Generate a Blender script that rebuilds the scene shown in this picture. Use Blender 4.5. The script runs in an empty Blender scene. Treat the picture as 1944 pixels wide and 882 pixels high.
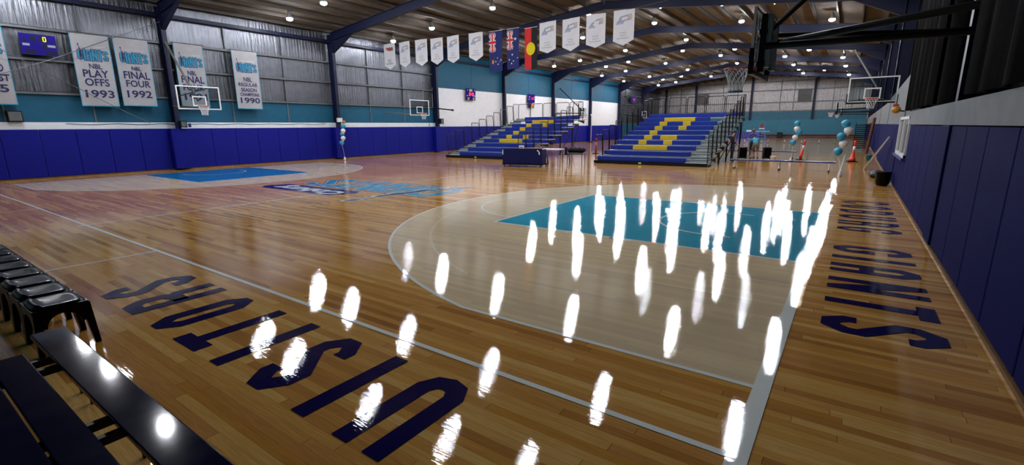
import bpy, bmesh, math, random
from mathutils import Vector, Matrix
random.seed(7)
SC = bpy.context.scene
COL = SC.collection
PI = math.pi

# ---------------------------------------------------------------- camera
F_PX = 896.9926
cam_d = bpy.data.cameras.new('camera'); cam = bpy.data.objects.new('camera', cam_d); COL.objects.link(cam)
cam_d.sensor_fit = 'HORIZONTAL'; cam_d.sensor_width = 36.0; cam_d.lens = 36.0 * F_PX / 1944.0
cam_d.clip_start = 0.05; cam_d.clip_end = 300
_R = Vector((0.81641157, 0.57739340, -0.00943403)); _U = Vector((-0.11820985, 0.18309035, 0.97596329)); _F = Vector((-0.56524205, 0.79567253, -0.21773067))
_m = Matrix((( _R.x, _U.x, -_F.x, 0.40751), (_R.y, _U.y, -_F.y, -2.87112), (_R.z, _U.z, -_F.z, 1.99221), (0, 0, 0, 1)))
cam.matrix_world = _m
SC.camera = cam

# ---------------------------------------------------------------- world, exposure
w = bpy.data.worlds.new('world'); SC.world = w; w.use_nodes = True
w.node_tree.nodes['Background'].inputs[0].default_value = (0.02, 0.022, 0.028, 1)
w.node_tree.nodes['Background'].inputs[1].default_value = 0.3
vs = SC.view_settings
vs.view_transform = 'Standard'; vs.look = 'None'; vs.exposure = 0.5; vs.gamma = 1.0; vs.use_curve_mapping = False
try:
    SC.cycles.use_denoising = True
    SC.cycles.max_bounces = 8; SC.cycles.diffuse_bounces = 4; SC.cycles.glossy_bounces = 4
    SC.cycles.transmission_bounces = 6; SC.cycles.transparent_max_bounces = 8
    SC.cycles.sample_clamp_indirect = 6.0
    SC.cycles.use_light_tree = True
except Exception:
    pass
LAMP_POWER = 400.0        # radiance of each high bay lens

# ---------------------------------------------------------------- materials
def lin(h):
    h = h.lstrip('#'); o = []
    for i in (0, 2, 4):
        c = int(h[i:i + 2], 16) / 255.0
        o.append(c / 12.92 if c <= 0.04045 else ((c + 0.055) / 1.055) ** 2.4)
    return (o[0], o[1], o[2], 1.0)

def nmat(name):
    m = bpy.data.materials.new(name); m.use_nodes = True
    nt = m.node_tree
    return m, nt, nt.nodes['Principled BSDF']

def ramp(nt, stops):
    r = nt.nodes.new('ShaderNodeValToRGB'); e = r.color_ramp.elements
    while len(e) > 1: e.remove(e[-1])
    e[0].position, e[0].color = stops[0]
    for p, c in stops[1:]:
        x = e.new(p); x.color = c
    return r

def math_n(nt, op, a, b=None):
    n = nt.nodes.new('ShaderNodeMath'); n.operation = op
    for i, v in enumerate((a, b)):
        if v is None: continue
        if isinstance(v, (int, float)): n.inputs[i].default_value = v
        else: nt.links.new(v, n.inputs[i])
    return n.outputs[0]

def plain(name, hexc, rough=0.5, metal=0.0, var=0.12, scale=3.0, bump=0.0, bscale=40.0, coat=0.0, spec=0.5, emit=None, estr=0.0, alpha=None):
    """procedural base: one colour with slight noise variation in value and roughness"""
    m, nt, b = nmat(name)
    c = lin(hexc)
    tc = nt.nodes.new('ShaderNodeTexCoord')
    nz = nt.nodes.new('ShaderNodeTexNoise'); nz.inputs['Scale'].default_value = scale; nz.inputs['Detail'].default_value = 4
    nt.links.new(tc.outputs['Object'], nz.inputs['Vector'])
    lo = tuple(x * (1 - var) for x in c[:3]) + (1,); hi = tuple(min(1, x * (1 + var)) for x in c[:3]) + (1,)
    r = ramp(nt, [(0.3, lo), (0.7, hi)])
    nt.links.new(nz.outputs['Fac'], r.inputs['Fac']); nt.links.new(r.outputs['Color'], b.inputs['Base Color'])
    b.inputs['Roughness'].default_value = rough; b.inputs['Metallic'].default_value = metal
    b.inputs['Specular IOR Level'].default_value = spec
    if coat: b.inputs['Coat Weight'].default_value = coat; b.inputs['Coat Roughness'].default_value = 0.08
    if bump:
        n2 = nt.nodes.new('ShaderNodeTexNoise'); n2.inputs['Scale'].default_value = bscale
        nt.links.new(tc.outputs['Object'], n2.inputs['Vector'])
        bp = nt.nodes.new('ShaderNodeBump'); bp.inputs['Strength'].default_value = bump; bp.inputs['Distance'].default_value = 0.02
        nt.links.new(n2.outputs['Fac'], bp.inputs['Height']); nt.links.new(bp.outputs['Normal'], b.inputs['Normal'])
    if emit:
        b.inputs['Emission Color'].default_value = lin(emit); b.inputs['Emission Strength'].default_value = estr
    return m

COAT_ROUGH = 0.022
def coat_bump(nt, b, strength=0.036):
    tc = nt.nodes.new('ShaderNodeTexCoord')
    mp = nt.nodes.new('ShaderNodeMapping'); mp.inputs['Scale'].default_value = (1.6, 60.0, 1.0)
    nt.links.new(tc.outputs['Object'], mp.inputs['Vector'])
    n1 = nt.nodes.new('ShaderNodeTexNoise'); n1.inputs['Scale'].default_value = 1.6; n1.inputs['Detail'].default_value = 3
    nt.links.new(mp.outputs['Vector'], n1.inputs['Vector'])
    n2 = nt.nodes.new('ShaderNodeTexNoise'); n2.inputs['Scale'].default_value = 55.0; n2.inputs['Detail'].default_value = 2
    nt.links.new(tc.outputs['Object'], n2.inputs['Vector'])
    s = math_n(nt, 'ADD', n1.outputs['Fac'], math_n(nt, 'MULTIPLY', n2.outputs['Fac'], 0.03))
    bp = nt.nodes.new('ShaderNodeBump'); bp.inputs['Strength'].default_value = strength; bp.inputs['Distance'].default_value = 0.02
    nt.links.new(s, bp.inputs['Height'])
    nt.links.new(bp.outputs['Normal'], b.inputs['Normal'])

def wood_floor(name, wash=0.0):
    """strip timber boards running along X, each strip with its own tone, under a gloss coat"""
    m, nt, b = nmat(name)
    tc = nt.nodes.new('ShaderNodeTexCoord'); sp = nt.nodes.new('ShaderNodeSeparateXYZ')
    nt.links.new(tc.outputs['Object'], sp.inputs[0])
    X, Y = sp.outputs['X'], sp.outputs['Y']
    row = math_n(nt, 'FLOOR', math_n(nt, 'DIVIDE', Y, 0.082))
    wn = nt.nodes.new('ShaderNodeTexWhiteNoise'); wn.noise_dimensions = '1D'; nt.links.new(row, wn.inputs['W'])
    xs = math_n(nt, 'ADD', math_n(nt, 'DIVIDE', X, 1.9), math_n(nt, 'MULTIPLY', wn.outputs['Value'], 17.0))
    pl = math_n(nt, 'FLOOR', xs)
    cb = nt.nodes.new('ShaderNodeCombineXYZ'); nt.links.new(row, cb.inputs[0]); nt.links.new(pl, cb.inputs[1])
    wn2 = nt.nodes.new('ShaderNodeTexWhiteNoise'); wn2.noise_dimensions = '2D'; nt.links.new(cb.outputs[0], wn2.inputs['Vector'])
    r = ramp(nt, [(0.0, lin('#a87438')), (0.15, lin('#ba8443')), (0.42, lin('#c8934c')), (0.62, lin('#d1a055')), (0.82, lin('#dbb068')), (0.95, lin('#c8903f')), (1.0, lin('#a06b35'))])
    nt.links.new(wn2.outputs['Value'], r.inputs['Fac'])
    # grain: noise stretched along the board
    ad = nt.nodes.new('ShaderNodeVectorMath'); ad.operation = 'ADD'
    nt.links.new(tc.outputs['Object'], ad.inputs[0]); nt.links.new(wn2.outputs['Color'], ad.inputs[1])
    mp = nt.nodes.new('ShaderNodeMapping'); mp.inputs['Scale'].default_value = (1.3, 32.0, 1.0)
    nt.links.new(ad.outputs[0], mp.inputs['Vector'])
    nz = nt.nodes.new('ShaderNodeTexNoise'); nz.inputs['Scale'].default_value = 3.0; nz.inputs['Detail'].default_value = 6; nz.inputs['Roughness'].default_value = 0.65
    nt.links.new(mp.outputs['Vector'], nz.inputs['Vector'])
    gr = ramp(nt, [(0.25, (0.70, 0.66, 0.62, 1)), (0.6, (1, 1, 1, 1)), (0.85, (1.12, 1.08, 1.0, 1))])
    nt.links.new(nz.outputs['Fac'], gr.inputs['Fac'])
    mx = nt.nodes.new('ShaderNodeMix'); mx.data_type = 'RGBA'; mx.blend_type = 'MULTIPLY'; mx.inputs[0].default_value = 1.0
    nt.links.new(r.outputs['Color'], mx.inputs[6]); nt.links.new(gr.outputs['Color'], mx.inputs[7])
    # joints between strips
    fy = math_n(nt, 'FRACT', math_n(nt, 'DIVIDE', Y, 0.082)); fx = math_n(nt, 'FRACT', xs)
    j = math_n(nt, 'MAXIMUM', math_n(nt, 'LESS_THAN', fy, 0.025), math_n(nt, 'LESS_THAN', fx, 0.003))
    mj = nt.nodes.new('ShaderNodeMix'); mj.data_type = 'RGBA'
    nt.links.new(math_n(nt, 'MULTIPLY', j, 0.55), mj.inputs[0]); nt.links.new(mx.outputs[2], mj.inputs[6]); mj.inputs[7].default_value = lin('#3a2413')
    out = mj.outputs[2]
    if wash:
        mw = nt.nodes.new('ShaderNodeMix'); mw.data_type = 'RGBA'; mw.inputs[0].default_value = wash
        nt.links.new(out, mw.inputs[6]); mw.inputs[7].default_value = lin('#e6dfc2'); out = mw.outputs[2]
    nt.links.new(out, b.inputs['Base Color'])
    b.inputs['Roughness'].default_value = COAT_ROUGH; b.inputs['Specular IOR Level'].default_value = 0.42
    coat_bump(nt, b)
    return m

def paint_floor(name, hexc, spec=0.38):
    m, nt, b = nmat(name)
    tc = nt.nodes.new('ShaderNodeTexCoord'); nz = nt.nodes.new('ShaderNodeTexNoise'); nz.inputs['Scale'].default_value = 2.0
    nt.links.new(tc.outputs['Object'], nz.inputs['Vector'])
    c = lin(hexc)
    r = ramp(nt, [(0.3, tuple(x * 0.93 for x in c[:3]) + (1,)), (0.7, c)])
    nt.links.new(nz.outputs['Fac'], r.inputs['Fac']); nt.links.new(r.outputs['Color'], b.inputs['Base Color'])
    b.inputs['Roughness'].default_value = COAT_ROUGH; b.inputs['Specular IOR Level'].default_value = spec
    coat_bump(nt, b)
    return m

def foil_wall(name, hexc='#b4b6bc', rough=0.42, axis='Y', metal=0.85):
    """silver insulation blanket: crinkled foil, faint vertical ribs"""
    m, nt, b = nmat(name)
    tc = nt.nodes.new('ShaderNodeTexCoord')
    mp = nt.nodes.new('ShaderNodeMapping'); mp.inputs['Scale'].default_value = (3.5, 3.5, 0.35)
    nt.links.new(tc.outputs['Object'], mp.inputs['Vector'])
    n1 = nt.nodes.new('ShaderNodeTexNoise'); n1.inputs['Scale'].default_value = 1.6; n1.inputs['Detail'].default_value = 5; n1.inputs['Roughness'].default_value = 0.6
    nt.links.new(mp.outputs['Vector'], n1.inputs['Vector'])
    n2 = nt.nodes.new('ShaderNodeTexNoise'); n2.inputs['Scale'].default_value = 4.5; n2.inputs['Detail'].default_value = 4
    nt.links.new(tc.outputs['Object'], n2.inputs['Vector'])
    sp = nt.nodes.new('ShaderNodeSeparateXYZ'); nt.links.new(tc.outputs['Object'], sp.inputs[0])
    rib = math_n(nt, 'SINE', math_n(nt, 'MULTIPLY', sp.outputs[axis], 2 * PI / 0.19))
    h = math_n(nt, 'ADD', math_n(nt, 'MULTIPLY', n1.outputs['Fac'], 1.0), math_n(nt, 'ADD', math_n(nt, 'MULTIPLY', n2.outputs['Fac'], 0.03), math_n(nt, 'MULTIPLY', rib, 0.05)))
    bp = nt.nodes.new('ShaderNodeBump'); bp.inputs['Strength'].default_value = 0.55; bp.inputs['Distance'].default_value = 0.12
    nt.links.new(h, bp.inputs['Height']); nt.links.new(bp.outputs['Normal'], b.inputs['Normal'])
    c = lin(hexc)
    r = ramp(nt, [(0.3, tuple(x * 0.75 for x in c[:3]) + (1,)), (0.7, c)])
    nt.links.new(n2.outputs['Fac'], r.inputs['Fac']); nt.links.new(r.outputs['Color'], b.inputs['Base Color'])
    b.inputs['Metallic'].default_value = metal; b.inputs['Roughness'].default_value = rough
    return m

def glass_mat(name, tint='#dfe6e8', alpha=0.14):
    m, nt, b = nmat(name)
    out = nt.nodes['Material Output']
    tr = nt.nodes.new('ShaderNodeBsdfTransparent'); tr.inputs[0].default_value = lin(tint)
    gl = nt.nodes.new('ShaderNodeBsdfGlossy'); gl.inputs['Roughness'].default_value = 0.03
    fr = nt.nodes.new('ShaderNodeFresnel'); fr.inputs[0].default_value = 1.45
    mx = nt.nodes.new('ShaderNodeMixShader')
    ge = nt.nodes.new('ShaderNodeNewGeometry')
    nt.links.new(math_n(nt, 'MULTIPLY', fr.outputs[0], math_n(nt, 'SUBTRACT', 1.0, ge.outputs['Backfacing'])), mx.inputs[0]); nt.links.new(tr.outputs[0], mx.inputs[1]); nt.links.new(gl.outputs[0], mx.inputs[2])
    nt.links.new(mx.outputs[0], out.inputs['Surface'])
    return m

M = {}
M['wood'] = wood_floor('strip_timber'); M['washed'] = wood_floor('white_washed_timber', 0.57)
M['old_line'] = wood_floor('old_line_wash', 0.78)
M['line'] = paint_floor('line_paint_white', '#e6ece6'); M['key'] = paint_floor('key_paint_teal', '#2299b6'); M['key2'] = paint_floor('key_paint_blue', '#1c78ae')
M['ink'] = paint_floor('letter_paint_navy', '#130f48', 0.2); M['logo_teal'] = paint_floor('logo_teal', '#2a8fb4'); M['logo_white'] = paint_floor('logo_white', '#d5dcdc')
M['logo_navy'] = paint_floor('logo_navy', '#1d1a52'); M['key_line'] = paint_floor('key_line_cream', '#bdbca6')
M['foil'] = foil_wall('foil_insulation', '#65676d', 0.34); M['foil_end'] = foil_wall('foil_insulation_end', '#8f8a88', 0.40, axis='X')
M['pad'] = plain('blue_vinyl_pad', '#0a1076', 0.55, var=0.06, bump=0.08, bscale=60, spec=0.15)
M['pad_shaded'] = plain('navy_vinyl_pad_shaded', '#0d1248', 0.7, var=0.10, bump=0.08, bscale=60, spec=0.03)  # navy, with right-side shade partly put into the colour
M['white_wall'] = plain('white_painted_board', '#d6d8dc', 0.6, var=0.04)
M['white_band'] = plain('white_painted_ledge', '#cfd3d6', 0.6, var=0.06)
M['teal_wall'] = plain('teal_painted_sheet', '#114e68', 0.6, var=0.08, spec=0.25)
M['teal_dark'] = plain('teal_end_wall', '#1d6278', 0.55, var=0.10)
M['teal_light'] = plain('teal_ply', '#237187', 0.55, var=0.08)
M['arm_grey'] = plain('grey_primer_tube', '#5c5a54', 0.6)
M['steel_blue'] = plain('blue_painted_steel', '#0a1230', 0.5, var=0.15, spec=0.3)
M['roof'] = plain('roof_blanket', '#53493c', 0.95, var=0.22, scale=1.5, bump=0.3, bscale=5)
M['purlin'] = plain('galvanised_purlin', '#362f28', 0.7, metal=0.0, var=0.15)
M['girt'] = plain('grey_steel_girt', '#5d6265', 0.5, metal=0.4, var=0.15)
M['timber_trim'] = plain('timber_skirting', '#6b4c24', 0.5, var=0.25, scale=6)
M['black'] = plain('black_steel', '#09090a', 0.45, var=0.2, spec=0.25)
M['black_plastic'] = plain('black_plastic', '#060607', 0.2, var=0.2, spec=0.1)
M['netting'] = plain('black_netting_and_shade', '#050506', 0.95, var=0.3, scale=30, bump=0.4, bscale=80, spec=0.05)
M['ledge_shaded'] = plain('white_ledge_shaded', '#6c7073', 0.7, var=0.08, spec=0.2)  # white ledge and lining greyed; darkness of this side is in the colour
M['alu'] = plain('aluminium_tread', '#9aa3a4', 0.45, metal=0.5, var=0.1)
M['silver'] = plain('silver_tube', '#b9bcc0', 0.3, metal=0.8, var=0.08)
M['seat_blue'] = plain('seat_blue_plastic', '#172d88', 0.45, var=0.08, spec=0.25)
M['seat_yellow'] = plain('seat_yellow_plastic', '#c8a81c', 0.4, var=0.08)
M['cloth_white'] = plain('white_banner_cloth', '#939295', 0.85, var=0.05, bump=0.1, bscale=25)
M['pennant_white'] = plain('white_pennant_cloth', '#d9dbe2', 0.85, var=0.04, bump=0.1, bscale=25)
M['cloth_teal'] = plain('teal_banner_edge', '#2a8aa6', 0.8)
M['print_navy'] = plain('navy_print', '#1c184c', 0.8, var=0.12)
M['print_teal'] = plain('teal_print', '#217a98', 0.8, var=0.12)
M['print_grey'] = plain('faded_grey_print', '#b4b7c0', 0.85); M['print_blue'] = plain('faded_blue_print', '#a4aed0', 0.85)
M['print_slate'] = plain('faded_slate_print', '#9aa2b0', 0.85); M['print_orange'] = plain('faded_orange_print', '#c9b3a0', 0.85)
M['print_red'] = plain('red_print', '#b04a3a', 0.85); M['print_dark'] = plain('dark_grey_print', '#6a6a70', 0.85)
M['flag_blue'] = plain('flag_blue', '#1a2468', 0.8); M['flag_red'] = plain('flag_red', '#c8242a', 0.8); M['flag_white'] = plain('flag_white', '#e2e2e6', 0.8)
M['flag_black'] = plain('flag_black', '#17161a', 0.85); M['flag_yellow'] = plain('flag_yellow', '#e0cf10', 0.8); M['flag_gold'] = plain('flag_gold', '#c79a3a', 0.8)
M['rim'] = plain('orange_rim', '#b8301a', 0.4); M['net'] = plain('white_net_cord', '#d4d6d2', 0.8); M['net_blue'] = plain('blue_net_cord', '#3a5a9a', 0.8)
M['white_paint'] = plain('white_enamel', '#d9dadb', 0.4, var=0.04)
M['glass'] = glass_mat('backboard_glass'); M['window_glass'] = glass_mat('window_glass', '#8fa0a4')
M['sb_navy'] = plain('scoreboard_navy', '#221a72', 0.12, var=0.05)
M['sb_panel'] = plain('scoreboard_dark_panel', '#1a1c30', 0.2); M['sb_grey'] = plain('scoreboard_grey_label', '#8a8c92', 0.4)
M['led_red'] = plain('red_led', '#ff2050', 0.4, emit='#ff2050', estr=1.6)
M['led_yellow'] = plain('yellow_led', '#f0f000', 0.4, emit='#f0f000', estr=0.9)
M['led_green'] = plain('green_led', '#8aa030', 0.4, emit='#8aa030', estr=0.5)
M['led_orange'] = plain('orange_led', '#ff9020', 0.4, emit='#ff9020', estr=1.3)
M['lens'] = plain('lit_lens', '#ffffff', 0.3, emit='#f4f7ff', estr=LAMP_POWER)
M['orange'] = plain('orange_plastic', '#e0401c', 0.45, var=0.06); M['reflective'] = plain('reflective_white_sleeve', '#d8d8d8', 0.3)
M['balloon_teal'] = plain('teal_balloon', '#2c93b8', 0.25, var=0.05); M['balloon_white'] = plain('white_balloon', '#d2d4d8', 0.25, var=0.04)
M['bench_navy'] = plain('navy_gloss_bench', '#0a1230', 0.07, var=0.15, scale=8, spec=0.18)
M['bench_blue'] = plain('blue_bench_vinyl', '#23307c', 0.4)
M['desk_navy'] = plain('navy_padded_vinyl', '#0b1148', 0.5, var=0.06, bump=0.06, spec=0.2)
M['castor'] = plain('copper_castor', '#7a4a34', 0.5)
M['skin'] = plain('skin', '#b98a70', 0.6); M['hair_grey'] = plain('grey_hair', '#6a6058', 0.7); M['hair_dark'] = plain('dark_hair', '#1c1614', 0.7)
M['shirt_teal'] = plain('teal_cotton', '#2490aa', 0.8); M['shirt_purple'] = plain('violet_blue_cotton', '#4a54b0', 0.8); M['jacket_black'] = plain('black_jacket', '#0a0a0c', 0.8)
M['jeans'] = plain('dark_denim', '#1c2a3c', 0.85); M['shorts_grey'] = plain('grey_shorts', '#6a625a', 0.85); M['shoe'] = plain('black_shoe', '#101012', 0.6)
M['brown'] = plain('brown_timber', '#5a3220', 0.5, var=0.2); M['amber'] = plain('amber_plastic', '#a8782a', 0.4)
M['cardboard'] = plain('tan_card', '#8a7454', 0.8); M['umpire_blue'] = plain('blue_enamel', '#3a6ab8', 0.4)
M['vent'] = plain('grey_louvre', '#7c7c7c', 0.5, metal=0.3); M['unlit_room'] = plain('unlit_room_paint', '#1a2226', 0.8)

# ---------------------------------------------------------------- geometry helpers
class MB:
    def __init__(s): s.v = []; s.f = []
    def add(s, vs, fs):
        o = len(s.v); s.v += [tuple(v) for v in vs]; s.f += [tuple(i + o for i in f) for f in fs]; return s
    def box(s, x0, x1, y0, y1, z0, z1):
        return s.add([(x, y, z) for z in (z0, z1) for y in (y0, y1) for x in (x0, x1)],
                     [(0, 2, 3, 1), (4, 5, 7, 6), (0, 1, 5, 4), (2, 6, 7, 3), (0, 4, 6, 2), (1, 3, 7, 5)])
    def pad(s, x0, x1, y0, y1, z0, z1, b, ax='x'):
        """box whose face on the +/- ax side is chamfered: a cushion"""
        bm = bmesh.new(); bmesh.ops.create_cube(bm, size=1.0)
        for v in bm.verts:
            v.co = Vector((x0 + (v.co.x + .5) * (x1 - x0), y0 + (v.co.y + .5) * (y1 - y0), z0 + (v.co.z + .5) * (z1 - z0)))
        bmesh.ops.bevel(bm, geom=bm.edges[:], offset=b, segments=2, affect='EDGES', profile=0.6)
        bm.verts.index_update()
        s.add([v.co[:] for v in bm.verts], [[v.index for v in f.verts] for f in bm.faces]); bm.free(); return s
    def beam(s, a, b, wd, ht, up=(0, 0, 1)):
        a = Vector(a); b = Vector(b); d = (b - a).normalized(); u = Vector(up)
        if abs(d.dot(u)) > 0.99: u = Vector((0, 1, 0))
        r = d.cross(u).normalized(); u = r.cross(d)
        p = []
        for q in (a, b):
            for sx, sy in ((-1, -1), (1, -1), (1, 1), (-1, 1)): p.append(q + r * sx * wd / 2 + u * sy * ht / 2)
        return s.add(p, [(3, 2, 1, 0), (4, 5, 6, 7), (0, 1, 5, 4), (1, 2, 6, 5), (2, 3, 7, 6), (3, 0, 4, 7)])
    def tube(s, pts, r, n=8, closed=False):
        pts = [Vector(p) for p in pts]; N = len(pts); rings = []
        rr = r if isinstance(r, (list, tuple)) else [r] * N
        prev = None
        for i, p in enumerate(pts):
            if closed: d = (pts[(i + 1) % N] - pts[i - 1])
            else: d = pts[min(i + 1, N - 1)] - pts[max(i - 1, 0)]
            d = d.normalized() if d.length > 1e-9 else Vector((0, 0, 1))
            if prev is None:
                u = Vector((0, 0, 1)) if abs(d.z) < 0.9 else Vector((1, 0, 0))
            else: u = prev
            x = d.cross(u)
            if x.length < 1e-6: x = d.cross(Vector((0.3, 0.8, 0.5)))
            x.normalize(); u = x.cross(d); prev = u
            rings.append([p + (x * math.cos(2 * PI * k / n) + u * math.sin(2 * PI * k / n)) * rr[i] for k in range(n)])
        vs = [v for ring in rings for v in ring]; fs = []
        for i in range(N if closed else N - 1):
            j = (i + 1) % N
            for k in range(n):
                fs.append((i * n + k, i * n + (k + 1) % n, j * n + (k + 1) % n, j * n + k))
        if not closed:
            fs.append(tuple(range(n))[::-1]); fs.append(tuple((N - 1) * n + k for k in range(n)))
        return s.add(vs, fs)
    def lathe(s, prof, c=(0, 0, 0), n=20):
        vs = []; fs = []
        for r, z in prof:
            for k in range(n):
                a = 2 * PI * k / n; vs.append((c[0] + r * math.cos(a), c[1] + r * math.sin(a), c[2] + z))
        for i in range(len(prof) - 1):
            for k in range(n):
                fs.append((i * n + k, i * n + (k + 1) % n, (i + 1) * n + (k + 1) % n, (i + 1) * n + k))
        if prof[0][0] > 1e-6: fs.append(tuple(range(n))[::-1])
        if prof[-1][0] > 1e-6: fs.append(tuple((len(prof) - 1) * n + k for k in range(n)))
        return s.add(vs, fs)
    def prism(s, poly, d, frame=None):
        """poly in 2D, extruded by d along the frame normal. frame(u,v,w)->xyz"""
        fr = frame or (lambda u, v, w: (u, v, w)); n = len(poly)
        vs = [fr(u, v, 0) for u, v in poly] + [fr(u, v, d) for u, v in poly]
        fs = [tuple(range(n))[::-1], tuple(range(n, 2 * n))] + [(i, (i + 1) % n, n + (i + 1) % n, n + i) for i in range(n)]
        return s.add(vs, fs)
    def flat(s, poly, frame):
        return s.add([frame(u, v, 0) for u, v in poly], [tuple(range(len(poly)))])
    def ribbon(s, pts, wd, frame, closed=False, w=0.0):
        """flat mitred stroke along a 2D polyline"""
        P = [Vector((p[0], p[1])) for p in pts]; N = len(P); L = []
        for i in range(N):
            if closed: a, b, c = P[i - 1], P[i], P[(i + 1) % N]
            else: a, b, c = P[max(i - 1, 0)], P[i], P[min(i + 1, N - 1)]
            d1 = (b - a) if (b - a).length > 1e-9 else (c - b); d2 = (c - b) if (c - b).length > 1e-9 else d1
            d1 = d1.normalized(); d2 = d2.normalized(); n1 = Vector((-d1.y, d1.x)); n2 = Vector((-d2.y, d2.x))
            mm = n1 + n2
            mm = n1 if mm.length < 1e-6 else mm.normalized()
            k = 1 / max(0.35, mm.dot(n1)); L.append((b + mm * k * wd / 2, b - mm * k * wd / 2))
        vs = [frame(q.x, q.y, w) for pr in L for q in pr]; fs = []
        for i in range(N if closed else N - 1):
            j = (i + 1) % N; fs.append((2 * i, 2 * j, 2 * j + 1, 2 * i + 1))
        return s.add(vs, fs)
    def build(s, name, mat, parent=None, smooth=False, bevel=0.0):
        me = bpy.data.meshes.new(name); me.from_pydata(s.v, [], s.f); me.update()
        bm = bmesh.new(); bm.from_mesh(me); bmesh.ops.recalc_face_normals(bm, faces=bm.faces[:]); bm.to_mesh(me); bm.free()
        if smooth:
            for p in me.polygons: p.use_smooth = True
        o = bpy.data.objects.new(name, me); COL.objects.link(o)
        if mat: me.materials.append(M[mat] if isinstance(mat, str) else mat)
        if parent: o.parent = parent
        if bevel:
            md = o.modifiers.new('bevel', 'BEVEL'); md.width = bevel; md.segments = 2; md.limit_method = 'ANGLE'
        if smooth and hasattr(me, 'shade_smooth'): pass
        return o
    def flatbuild(s, name, mat, parent=None):
        """flat graphics: all faces kept as given"""
        me = bpy.data.meshes.new(name); me.from_pydata(s.v, [], s.f); me.update()
        o = bpy.data.objects.new(name, me); COL.objects.link(o); me.materials.append(M[mat])
        if parent: o.parent = parent
        return o

def B(*a): return MB().box(*a)
def tag(o, label, cat, group=None):
    o['label'] = label; o['category'] = cat
    if group: o['group'] = group
    return o
def thing(name, label, cat, loc=(0, 0, 0), rz=0.0, group=None):
    o = bpy.data.objects.new(name, None); COL.objects.link(o); o.location = loc; o.rotation_euler = (0, 0, rz)
    o.empty_display_size = 0.2
    return tag(o, label, cat, group)
def structure(o): o['kind'] = 'structure'; return o
def dup(root, loc, rz=None, label=None, group=None):
    r = root.copy(); COL.objects.link(r); r.location = loc
    if rz is not None: r.rotation_euler = (0, 0, rz)
    if label: r['label'] = label
    if group: r['group'] = group
    for ch in list(root.children):
        c = ch.copy(); COL.objects.link(c); c.parent = r
        for g in list(ch.children):
            d = g.copy(); COL.objects.link(d); d.parent = c
    return r
ORD = ['first', 'second', 'third', 'fourth', 'fifth', 'sixth', 'seventh', 'eighth', 'ninth', 'tenth', 'eleventh', 'twelfth', 'thirteenth', 'fourteenth']

def text_mesh(body, bold=0.0):
    cu = bpy.data.curves.new('lettering', 'FONT'); cu.body = body; cu.offset = bold; cu.resolution_u = 3
    o = bpy.data.objects.new('lettering', cu); COL.objects.link(o)
    dg = bpy.context.evaluated_depsgraph_get(); dg.update()
    me = bpy.data.meshes.new_from_object(o.evaluated_get(dg))
    vs = [v.co.copy() for v in me.vertices]; fs = [tuple(p.vertices) for p in me.polygons]
    bpy.data.objects.remove(o); bpy.data.curves.remove(cu); bpy.data.meshes.remove(me)
    return vs, fs
def put_text(mb, body, u0, u1, v0, v1, frame, bold=0.015, w=0.0):
    """fit a word into the 2D box of a frame"""
    vs, fs = text_mesh(body, bold)
    if not vs: return mb
    x0 = min(v.x for v in vs); x1 = max(v.x for v in vs); y0 = min(v.y for v in vs); y1 = max(v.y for v in vs)
    mb.add([frame(u0 + (v.x - x0) / (x1 - x0) * (u1 - u0), v0 + (v.y - y0) / (y1 - y0) * (v1 - v0), w) for v in vs], fs)
    return mb

# ---------------------------------------------------------------- setting: room shell
XL, XR, YB, YE = -28.0, 1.65, -6.0, 82.6
XM = -13.1
def roof_z(x, base=9.72): return base - 0.105 * abs(x - XM)

floor = structure(B(XL - 0.3, XR + 0.4, YB - 0.2, YE + 0.3, -0.2, 0.0).build('floor', 'wood'))

ceil = MB()
for a, b in ((XL - 0.3, XM), (XM, XR + 0.8)):
    ceil.add([(x, y, roof_z(x) + dz) for dz in (0, 0.12) for y in (YB - .2, YE + .3) for x in (a, b)],
             [(0, 2, 3, 1), (4, 5, 7, 6), (0, 1, 5, 4), (2, 6, 7, 3), (0, 4, 6, 2), (1, 3, 7, 5)])
ceiling = structure(ceil.build('ceiling', 'roof'))
def purlin(x):
    z = roof_z(x) - 0.02
    mb = MB(); mb.box(x - .012, x + .012, YB, YE, z - .2, z); mb.box(x - .01, x + .08, YB, YE, z - .02, z); mb.box(x - .08, x + .01, YB, YE, z - .2, z - .18)
    return mb.build('purlin', 'purlin', ceiling)
for i in range(25):
    purlin(XL + 0.35 + i * 1.207)

FR = [7.4, 16.8, 26.2, 35.6, 45.0, 54.4, 63.8, 73.2]
# left wall: foil behind girts (front 26 m and beyond 64 m), lined board between
wl = structure(B(XL - .3, XL - .12, YB - .2, YE + .3, 0, 8.3).build('wall_left', 'foil'))
B(XL - .12, XL + .08, YB, 26.2, 0, 2.38).build('dwarf_wall', 'white_band', wl)
B(XL - .12, XL - .06, YB, 26.2, 2.38, 3.62).build('teal_sheet', 'teal_wall', wl)
B(XL - .12, XL + .06, 26.2, 63.8, 0, 5.2).build('white_lining_board', 'white_wall', wl)
mb = MB()
for y0, y1 in ((26.2, 31.0), (31.0, 35.6), (35.6, 40.3), (40.3, 45), (45, 49.7), (49.7, 54.4), (54.4, 59.1), (59.1, 63.8)):
    mb.box(XL - .12, XL + .06, y0 + .012, y1 - .012, 5.2, 8.2)
mb.build('teal_lining_board', 'teal_wall', wl)
B(XL - .12, XL + .06, 63.8, YE, 0, 2.3).build('teal_lower_sheet', 'teal_wall', wl)
def girt(y0, y1, z):
    mb = MB(); mb.box(XL - .12, XL + .06, y0, y1, z - .01, z + .01); mb.box(XL + .04, XL + .06, y0, y1, z - .1, z + .01)
    mb.build('girt', 'girt', wl)
ends = [YB] + FR[:3]
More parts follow.
